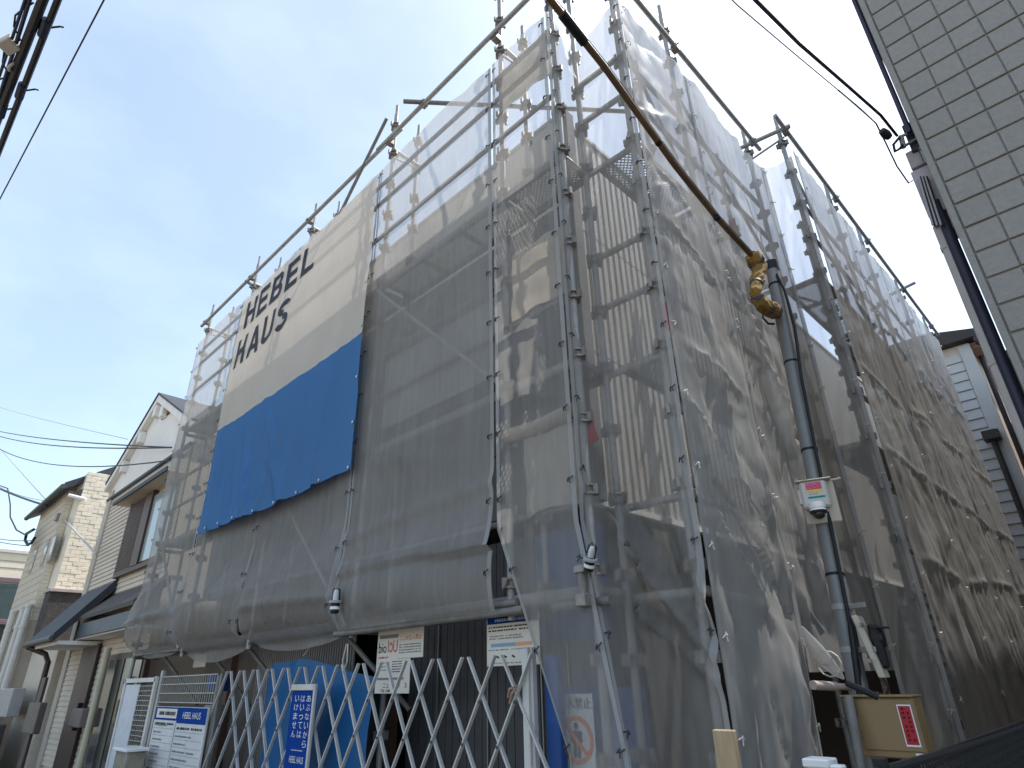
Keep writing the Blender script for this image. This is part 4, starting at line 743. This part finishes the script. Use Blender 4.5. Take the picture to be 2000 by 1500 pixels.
obj('gutter', MB().tube([(-.80, 13.8, 7.3), (-.80, 23.5, 7.3)], .07, 10), gut, ah, smooth=True); mb = MB(); mb.box(-.985, -.82, 14.05, 23.5, 7.22, 7.34); obj('soffit', mb, mat('soffit_pink', (.45, .27, .22), .7), ah); obj('downpipe', MB().tube([(-.90, 14.6, 0), (-.90, 14.6, 7.25)], .045, 10), mat('downpipe_brown', (.05, .04, .045), .5), ah, smooth=True)
for y in (15.9, 17.6): mb = MB(); mb.box(-.97, -.94, y, y+.5, 4.9, 6.2); w_ = obj('window', mb, mat('frame_brown', (.1, .07, .06), .5), ah, bev=.004); mb = MB(); mb.box(-.945, -.936, y+.05, y+.45, 4.95, 6.15); sub(w_, 'pane', mb, mat('pane_dark', (.06, .07, .08), .15))
q = PY(1920, 858, 13.9); mb = MB(); mb.box(-1.28, -1.02, 13.7, 13.95, q.z-.08, q.z+.1); obj('downpipe_hopper', mb, gut, ah, bev=.01); obj('downpipe', MB().tube([(-1.15, 13.85, 0), (-1.15, 13.85, q.z)], .05, 10), gut, ah, smooth=True)
mb = MB(); mb.box(-.6, 3, 20, 28, 0, 6.4); mb2 = MB(); mb2.prism([(-1.0, 19.6, 8.9), (.6, 19.6, 10.1), (2.5, 19.6, 8.9)], (0, 8, 0)); e = empty('dark_roofed_house', 'dark roofed house peeping between the alley house and the white pipe', 'house', (0, 22, 0)); obj('wall', mb, mat('wall_taupe', (.3, .27, .25), .8), e); obj('roof', mb2, mat('roof_slate', (.06, .06, .075), .6), e)
mb = MB(); mb.box(-.6, 2.6, 20.2, 27.5, 6.35, 8.95); obj('upper_wall', mb, MATS['wall_taupe'], e)
# black mesh fence at lower right
fe = empty('black_mesh_fence', 'black plastic mesh fence along the alley at lower right', 'fence', (-.5, 2.5, 0)); mb = MB(); fz = 1.335
for i in range(120): y = 1.3+i*.022; mb.bar((-.45, y, .4), (-.45, y, fz), .004, .004, (0, 1, 0))
for i in range(44): z = fz-i*.022; mb.bar((-.45, 1.3, z), (-.45, 3.9, z), .004, .004)
obj('mesh', mb, black, fe, kind='stuff'); obj('top_wire', MB().tube(catenary((-.45, 1.3, fz+.003), (-.45, 3.9, fz-.01), .01), .008, 6), black, fe)
for y in (1.4, 3.85): obj('stake', MB().tube([(-.45, y, 0), (-.45, y, fz+.02)], .014, 8), black, fe, smooth=True)

# ================================================================== GABLED HOUSE ON THE LEFT
h2 = empty('gabled_house', 'white gabled house with brown shutters left of the scaffold', 'house', (-13, 3.1, 0)); W2 = 3.1; xc, xr = -15.35, -10.55; ax_, az_ = -12.95, 6.87; stuc = mat('stucco_white', (.80, .78, .74), .85, .06, 3, bump=.15, bscale=60); sid = mat('siding_beige', (.58, .51, .42), .75, .08, 3, rnd=.05); dark2 = mat('roof_slate_dark', (.045, .048, .058), .6, .2, 5); brn = mat('shutter_brown', (.085, .052, .038), .5, .15, 6)
sl2 = .532; ez = lambda x: az_-.16-abs(x-ax_)*sl2
mb = MB(); mb.prism([(xc, W2, 5.2), (xr, W2, 5.2), (xr, W2, ez(xr)), (ax_, W2, az_-.16), (xc, W2, ez(xc))], (0, 7, 0)); obj('gable_wall', mb, stuc, h2)
mb = MB(); mb.box(xc+.01, xr-.01, W2+.03, W2+7, 0, 5.2); z = .3
obj('wall', mb, sid, h2)
while z < 5.15: mb = MB(); mb.add([(xc, W2-.004, z), (xr, W2-.004, z), (xr, W2+.012, z+.083), (xc, W2+.012, z+.083), (xc, W2+.03, z), (xr, W2+.03, z)], [(0, 1, 2, 3), (0, 4, 5, 1)]); obj('siding_board', mb, sid, h2); z += .085
mb = MB(); mb.box(xc-.02, xc+.28, W2-.03, W2+.05, 0, 5.35); obj('corner_trim', mb, mat('trim_beige', (.46, .42, .36), .8), h2, bev=.005); mb = MB(); mb.box(xc, xr, W2-.05, W2-.006, 5.14, 5.20); obj('ledge', mb, dark2, h2, bev=.004)
for s_, xe in ((-1, xc-.10), (1, xr+.10)):
    ze = az_-abs(xe-ax_)*sl2; mb = MB(); mb.prism([(ax_, W2-.12, az_-.02), (xe, W2-.12, ze-.02), (xe, W2-.12, ze-.17), (ax_, W2-.12, az_-.17)], (0, 7.3, 0)); obj('soffit', mb, stuc, h2)
    mb = MB(); mb.prism([(ax_, W2-.14, az_+.03), (xe-.0, W2-.14, ze+.03), (xe, W2-.14, ze-.015), (ax_, W2-.14, az_-.015)], (0, 7.3, 0)); obj('roof', mb, dark2, h2)
for x in (-13.05, -12.55, -13.75, -14.55): zz = az_-.17-abs(x-ax_)*sl2; mb = MB(); mb.box(x-.09, x+.09, W2-.11, W2, zz-.24, zz); obj('bracket', mb, stuc, h2, bev=.006)
mb = MB(); q = PY(326, 808, W2-.01); mb.box(q.x-.28, q.x+.28, W2-.02, W2-.001, q.z-.05, q.z+.05); obj('vent', mb, mat('vent_brown', (.13, .05, .04), .6), h2, bev=.004)
hq = PY(224, 985, 2.82); mb = MB(); mb.box(hq.x, xr, 2.82, W2-.004, hq.z-.02, hq.z+.01); obj('hood_soffit', mb, sid, h2); mb = MB(); mb.box(hq.x-.03, xr, 2.79, 2.82, hq.z-.03, hq.z+.05); obj('hood_edge', mb, dark2, h2, bev=.004); mb = MB(); mb.prism([(hq.x, 2.82, hq.z+.012), (hq.x, W2-.006, hq.z+.012), (hq.x, W2-.006, hq.z+.45)], (xr-hq.x, 0, 0)); obj('hood_roof', mb, mat('trim_beige', (.46, .42, .36)), h2)
WY = W2-.08; w0, w1 = PY(252, 1000, WY).x, PY(318, 955, WY).x; wz0, wz1 = PY(225, 1120, WY).z, hq.z-.03; ws = PY(280, 1000, WY).x; mb = MB(); mb.box(w0, w1+.6, WY, W2-.006, wz0-.08, wz0); obj('sill', mb, brn, h2, bev=.004)
sh = MB(); sh.box(w0, w0+.05, WY+.002, W2-.008, wz0, wz1); sh.box(ws-.08, ws, WY+.002, W2-.008, wz0, wz1); sh.box(w0, ws, WY+.03, W2-.008, wz0, wz1); so_ = obj('shutter', sh, brn, h2); k = 0; z = wz0+.02
sl_me = MB().obox((0, 0, 0), ((ws-w0-.15)/2, 0, 0), (0, .014, .008), (0, 0, .011)).mesh('slat'); sl_me.materials.append(mat('slat_brown', (.14, .09, .065), .5, .1))
while z < wz1-.02: c = bpy.data.objects.new('slat', sl_me); col.objects.link(c); c.parent = so_; c.location = ((w0+.05+ws-.08)/2-h2.location.x+13, WY+.012, z); c.location = ((w0+.05+ws-.08)/2, WY+.012, z); z += .045
mb = MB(); mb.box(ws, ws+.35, WY-.01, W2-.008, wz0, wz1); obj('window_frame', mb, brn, h2, bev=.004); mb = MB(); mb.box(ws+.35, w1+.6, WY+.03, W2-.008, wz0+.04, wz1-.1); obj('window_pane', mb, mat('pane_grey', (.32, .37, .37), .12, .05, 2, spec=.6), h2)
# lean-to porch roofs
mb = MB(); mb.prism([(-15.2, 3.1, 3.26), (-15.2, 2.38, 2.33), (-15.2, 2.38, 2.26), (-15.2, 3.1, 3.12)], (2.1, 0, 0)); obj('porch_roof', mb, dark2, h2, bev=.006); mb = MB(); mb.prism([(-13.1, 3.1, 3.3), (-13.1, 2.36, 2.35), (-13.1, 2.36, 2.2), (-13.1, 3.1, 3.1)], (.06, 0, 0)); obj('verge_board', mb, dark2, h2)
mb = MB(); mb.box(-15.1, -13.1, 2.45, 3.09, 2.18, 2.24); obj('porch_soffit', mb, stuc, h2); mb = MB(); mb.prism([(-13.03, 3.09, 3.0), (-13.03, 2.66, 2.62), (-13.03, 2.66, 2.55), (-13.03, 3.09, 2.85)], (2.9, 0, 0)); obj('canopy_roof', mb, mat('canopy_brown', (.075, .062, .055), .7, .2, 4), h2, bev=.004)
mb = MB(); mb.box(-13.2, -10.1, 2.70, 2.74, 2.28, 2.5); obj('canopy_fascia', mb, mat('fascia_blue_grey', (.10, .115, .13), .5), h2, bev=.004); mb = MB(); mb.box(-13.2, -10.1, 2.74, 3.09, 2.26, 2.30); obj('canopy_soffit', mb, stuc, h2)
obj('gutter', MB().tube([(-15.2, 2.36, 2.27), (-13.05, 2.36, 2.27)], .05, 10), mat('gutter_olive', (.09, .09, .075), .5), h2, smooth=True); a = PY(98, 1262, 2.62); obj('downpipe', MB().tube([(-14.9, 2.36, 2.22), (-14.7, 2.62, 2.1), (a.x+.2, 2.62, 1.95), (a.x+.3, 2.62, 0)], .045, 10), mat('downpipe_maroon', (.06, .035, .032), .5), h2, smooth=True)
dq = PY(165, 1300, 3.05); mb = MB(); mb.box(dq.x-.35, dq.x+.65, 3.04, 3.09, 0, 2.2); d_ = obj('door', mb, mat('door_maroon', (.05, .033, .03), .4), h2, bev=.006); mb = MB(); mb.box(dq.x+.5, dq.x+.56, 2.98, 3.04, .9, 1.3); sub(d_, 'handle', mb, black)
gq = PY(232, 1290, 3.0); mb = MB(); mb.box(gq.x-.6, gq.x+1.2, 3.02, 3.09, .1, 1.98); g_ = obj('glass_door', mb, brn, h2, bev=.006)
for i in range(2): mb = MB(); mb.box(gq.x-.5+i*.85, gq.x+.25+i*.85, 3.005, 3.018, .2, 1.9); sub(g_, 'pane', mb, mat('pane_night', (.04, .045, .045), .08, spec=.6))
bq = PY(212, 1265, 2.9); obj('drain_pipe', MB().tube([(bq.x, 2.9, 0), (bq.x, 2.9, bq.z)], .05, 12), mat('pipe_beige', (.50, .46, .34), .5), h2, smooth=True); mq_ = PY(152, 1402, 2.9); mb = MB(); mb.box(mq_.x-.3, mq_.x+.3, 2.86, 3.0, mq_.z-.13, mq_.z+.13); obj('mail_slot', mb, mat('mailbox_grey', (.22, .19, .18), .5), h2, bev=.015)
# ================================================================== BRICK-FACED HOUSE FURTHER LEFT
h3 = empty('brick_faced_house', 'beige brick faced house with dark sloping roof at far left', 'house', (-20, 3, 0)); bm_ = mat('brick_beige', (.72, .655, .53), .8, .08, 5, rnd=.12, bump=.3, bscale=50); wm = mat('wall_beige', (.55, .49, .40), .85, .08, 4, bump=.2, bscale=40)
LX = -17.6
mb = MB(); mb.box(-21.5, -18.4, 2.8, 9, 0, 6.0); obj('wall', mb, wm, h3); mb = MB(); mb.box(-18.42, LX-.02, 2.95, 9, 3.55, 6.3); obj('side_wall', mb, bm_, h3); z = .4
while z < 5.9: mb = MB(); mb.box(-21.5, -18.4, 2.79, 2.80, z, z+.165); obj('brick_course', mb, wm, h3); z += .18
br = MB().box(0, .022, 0, .216, 0, .087).mesh('brick', bev=.006); br.materials.append(bm_)
for r_ in range(31):
    for c in range(5): inst('brick', br, (LX-.02+random.uniform(-.004, .006), 2.95+c*.22+(.11 if r_ % 2 else 0), 3.56+r_*.09), h3)
for r_ in range(1, 31, 2): inst('brick', br, (LX-.02, 2.952, 3.56+r_*.09), h3, scale=(1, .47, 1))
for r_ in range(34): inst('brick', br, (-18.4, 2.80, 2.95+r_*.09), h3, scale=(1, .66, 1))
mb = MB(); mb.prism([(-22, 2.6, 5.9), (-22, 2.6, 6.0), (-22, 6.0, 8.2), (-22, 6.0, 8.05)], (4.2, 0, 0)); obj('roof', mb, dark2, h3); mb = MB(); mb.prism([(-17.82, 2.58, 5.86), (-17.82, 2.58, 6.03), (-17.82, 6.0, 8.25), (-17.82, 6.0, 8.0)], (.06, 0, 0)); obj('verge_board', mb, dark2, h3); obj('gutter', MB().tube([(-22.05, 2.56, 5.93), (-17.75, 2.56, 5.93)], .06, 10), mat('gutter_green', (.06, .075, .065), .5), h3, smooth=True)
mb = MB(); mb.prism([(-17.9, 2.9, 5.88), (-17.9, 6, 7.9), (-17.9, 6, 7.6), (-17.9, 2.9, 5.7)], (.28, 0, 0)); obj('verge_soffit', mb, mat('soffit_dark', (.1, .1, .105), .7), h3); a, b = PX(96+32, 964, -17.6), PX(162, 975, -17.5); obj('white_rail', MB().tube([(-17.72, 2.72, a.z), (-17.5, 3.05, b.z)], .045, 10), white, h3, smooth=True)
mb = MB(); mb.box(-18.0, LX+.12, 2.88, 4.2, 2.3, 3.5); obj('dark_bay', mb, mat('dark_stone_facing', (.055, .052, .05), .8, .3, 9, bump=1.0, bscale=22), h3, bev=.01); mb = MB(); mb.box(-18.05, LX+.17, 2.84, 4.2, 3.5, 3.57); obj('bay_coping', mb, mat('coping_mauve', (.40, .35, .34), .6), h3, bev=.006); mb = MB(); mb.box(-18.0, -15.5, 2.96, 4.2, 0, 2.29); obj('bay_wall', mb, wm, h3)
for px0, py0 in ((102, 1070), (88, 1080), (65, 1095)):
    q = PY(px0, py0, 2.785); mb = MB(); mb.box(q.x-.2, q.x+.2, 2.778, 2.789, q.z-.32, q.z+.32); w_ = obj('window', mb, mat('window_frame_beige', (.33, .29, .24), .6), h3, bev=.006); mb = MB(); mb.box(q.x-.13, q.x+.13, 2.774, 2.777, q.z-.26, q.z+.26); sub(w_, 'pane', mb, mat('pane_pale', (.30, .31, .30), .15, spec=.6))
q = PY(112, 1010, 2.76); mb = MB(); mb.box(q.x-.1, q.x+.1, 2.72, 2.788, q.z-.09, q.z+.09); obj('vent_hood', mb, mat('vent_grey', (.3, .28, .25), .5), h3, bev=.01)
pp = mat('pipe_white_pvc', (.58, .57, .53), .45)
for i, (px0, py0) in enumerate(((27, 1197), (47, 1188), (57, 1186))): q = PY(px0, py0, 2.7); obj('riser_pipe', MB().tube([(q.x, 2.7, 0), (q.x, 2.7, q.z)], .07, 10), pp, h3, smooth=True); obj('pipe_cap', MB().tube([(q.x, 2.7, q.z), (q.x, 2.7, q.z+.06)], .085, 10), pp, h3, smooth=True); obj('pipe_cap', MB().tube([(q.x, 2.7, q.z-.45), (q.x, 2.7, q.z-.38)], .085, 10), pp, h3, smooth=True)
q = PY(12, 1372, 2.6); mb = MB(); mb.box(q.x-.9, q.x+.7, 2.55, 2.75, q.z-.25, q.z+.25); obj('meter_box', mb, mat('metal_grey_box', (.33, .33, .33), .5), h3, bev=.01)
mb = MB(); mb.box(-19, -15.6, 2.35, 2.5, 0, .95); tag(obj('stone_wall', mb, mat('dark_stone', (.06, .058, .055), .85, .3, 5, bump=.6, bscale=12), None, bev=.01), 'low dark stone wall at the bottom left', 'wall')
q = PY(70, 1400, 2.4); mb = MB(); mb.box(q.x-.35, q.x+.45, 2.33, 2.42, q.z-.22, q.z+.2); e = tag(obj('intercom_panel', mb, mat('panel_brown', (.10, .085, .075), .5), None, bev=.01), 'brown panel on a post by the low stone wall', 'panel')
WL[e.name] = Vector((0, 0, 0)); mb = MB(); mb.box(q.x-.1, q.x+.15, 2.36, 2.4, 0, q.z+.55); obj('post', mb, mat('post_brown', (.06, .045, .04), .5), e, bev=.005)
# far-left pale building
b4 = empty('pale_flat_building', 'pale flat topped building at the left edge beyond the brick faced house', 'building', (-32, 3, 0)); mb = MB(); mb.box(-38, -30, -2, 7, 0, 6.2); obj('wall', mb, mat('wall_pale_cream', (.62, .58, .46), .8, .05), b4)
mb = MB(); mb.box(-38.1, -29.93, -2.1, 7.1, 6.2, 6.32); obj('roof_edge', mb, mat('roof_edge_grey', (.5, .5, .5), .6), b4, bev=.01)
for z in (5.9, 5.65): mb = MB(); mb.box(-30.0, -29.985, -2, 7, z, z+.025); obj('siding_line', mb, greyink, b4)
mb = MB(); mb.box(-30, -29.9, -2, 7, 5.15, 5.3); obj('band', mb, mat('band_plum', (.16, .10, .13), .6), b4); mb = MB(); mb.box(-30, -29.95, -2, 6.8, 3.9, 5.1); w_ = obj('window', mb, mat('pane_teal', (.05, .075, .08), .1, spec=.6), b4); mb = MB(); mb.box(-30, -29.92, -2, 6.8, 3.75, 3.85); obj('window_sill', mb, MATS['band_plum'], b4); mb = MB(); mb.box(-30, -29.96, -2, 6.8, 2.2, 3.7); obj('window', mb, mat('pane_black', (.03, .03, .032), .15), b4)

# ================================================================== OVERHEAD CABLES
blk = mat('cable_black', (.015, .014, .018), .5, .2)
def wire(label, pts, r, m=None, name='overhead_cable', grp='overhead cables', n=8): return tag(obj(name, MB().tube(pts, r, n), m or blk, None, smooth=True), label, 'cable', grp)
def zline(a, b, z, ext=.25): p, q = PZ(*a, z), PZ(*b, z); d = q-p; return [p-d*ext, p, p.lerp(q, .5), q, q+d*ext]
c1 = wire('thick black overhead cable nearest the open sky at top left', zline((113, 0), (0, 290), 6.2), .024)
c2 = wire('thickest black overhead cable of the bundle at top left', zline((84, 0), (0, 220), 6.2), .033)
c3 = wire('medium blue black cable left of the thickest one at top left', zline((58, 0), (0, 185), 6.2), .014, mat('cable_blue_black', (.02, .025, .06), .5))
c4 = wire('thin cable at the very left of the top left bundle', zline((49, 0), (0, 145), 6.2), .011, MATS['cable_blue_black'])
wire('hair thin wire between the bundle and the thickest cable at top left', zline((73, 0), (0, 190), 6.2), .005)
for c, a in ((c1, (41, 178)), (c1, (87, 55)), (c2, (4, 215))):
    WL[c.name] = Vector((0, 0, 0)); q = PZ(*a, 6.2); obj('cable_tie', MB().tube([q+Vector((-.09, .0, 0)), q+Vector((.09, 0, 0))], .034, 9), MATS['cable_blue_black'], c, smooth=True); obj('tie_tail', MB().tube([q, q+Vector((.05, .08, .05)), q+Vector((.09, .1, .02))], .008, 5), black, c)
WL[c3.name] = Vector((0, 0, 0)); WL[c4.name] = Vector((0, 0, 0))
sp = [PZ(x, y, 6.2) for x, y in ((66, 5), (50, 14), (30, 30), (27, 52), (40, 78), (25, 84), (18, 88), (8, 102), (5, 122), (18, 148), (0, 155))]; obj('hanging_wire', MB().tube(sp, .007, 6), blk, c3, smooth=True)
q = PZ(18, 88, 6.2); mb = MB(); mb.obox(q, (.07, .03, 0), (-.03, .05, 0), (0, 0, .03)); obj('clamp', mb, mat('clamp_pale', (.45, .42, .38), .5), c4, bev=.008); q = PZ(29, 130, 6.2); obj('ring', MB().tube([q+Vector((.05*math.cos(t), .03*math.sin(t), .05*math.sin(t))) for t in np.linspace(0, 6.28, 12)], .011, 6), MATS['clamp_pale'], c3, smooth=True)
wire('single thin straight wire crossing the sky at upper left', zline((203, 0), (0, 388), 6.6, .15), .0065)
LG = 'thin wires by the left houses'
def w2(label, a, ya, b, yb, sag, r, m=None): return wire(label, catenary(PY(*a, ya), PY(*b, yb), sag, 20), r, m, 'service_wire', LG, 6)
w2('upper of two parallel wires ending at the white gable', (-30, 836), 1.3, (335, 874), 3.0, .12, .014); w2('lower of two parallel wires ending at the white gable', (-30, 843), 1.3, (335, 874), 3.0, .22, .014)
w2('sagging wire below the parallel pair near the white gable', (-30, 858), 1.3, (332, 899), 3.0, .45, .012); w2('faint highest wire left of the white gable', (-30, 786), 1.3, (250, 858), 2.6, .06, .005); pale = mat('guy_wire_pale', (.45, .45, .44), .4, metal=.3)
w2('pale guy wire crossing in front of the brick faced house', (-30, 840), 2.4, (188, 1082), 2.9, .05, .02, pale); w2('dark cable running to the brick faced house roof', (-20, 945), 2.2, (92, 988), 2.62, .05, .03)
w2('faint wire above the dark cable at far left', (-20, 940), 2.0, (100, 980), 2.62, .12, .008)
lp = [PY(x, y, 2.5) for x, y in ((-10, 945), (15, 954), (20, 985), (20, 1010), (32, 1035), (50, 1045), (64, 1036))]; wire('black service loop at the corner of the brick faced house', lp+[PY(68, 1034, 2.6)], .022, None, 'service_wire', LG)
lp = [PY(x, y, 2.6) for x, y in ((66, 1034), (52, 1042), (49, 1055), (54, 1064), (62, 1060), (68, 1050))]; wire('small black cable coil at the corner of the brick faced house', lp, .035, None, 'service_wire', LG)
w2('lowest wire at far left reaching the corner coil', (-20, 1054), 2.3, (56, 1066), 2.6, .03, .012); w2('second lowest wire at far left reaching the corner coil', (-20, 1048), 2.3, (62, 1056), 2.6, .05, .012)
# right-hand service drop
RG = 'service drop wires at the tiled building'
rp = [PD(x, y, t) for x, y, t in ((1440, -40, 3.4), (1475, 0, 3.6), (1560, 85, 4.1), (1660, 172, 4.7), (1720, 225, 5.1), (1752, 265, 5.35))]; wire('thick black drop cable curving down to the tiled building', rp, .0095, None, 'service_wire', RG)
rp = [PD(x, y, t) for x, y, t in ((1390, -40, 3.2), (1440, 10, 3.5), (1540, 95, 4.0), (1637, 176, 4.6), (1711, 241, 5.1))]; wire('hair thin pale wire left of the thick drop cable', rp, .0035, pale, 'service_wire', RG)
e = wire('thin black wire hanging from the insulator to the wall boxes', [PD(x, y, t) for x, y, t in ((1637, 176, 4.6), (1680, 212, 4.9), (1711, 241, 5.1), (1728, 275, 5.2), (1752, 325, 5.3), (1775, 358, 5.35), (1783, 352, 5.35))], .005, None, 'service_wire', RG); WL[e.name] = Vector((0, 0, 0))
obj('insulator', MB().tube([PD(1722, 255, 5.1), PD(1730, 262, 5.12), PD(1737, 268, 5.14)], [.022, .03, .022], 10), black, e, smooth=True)
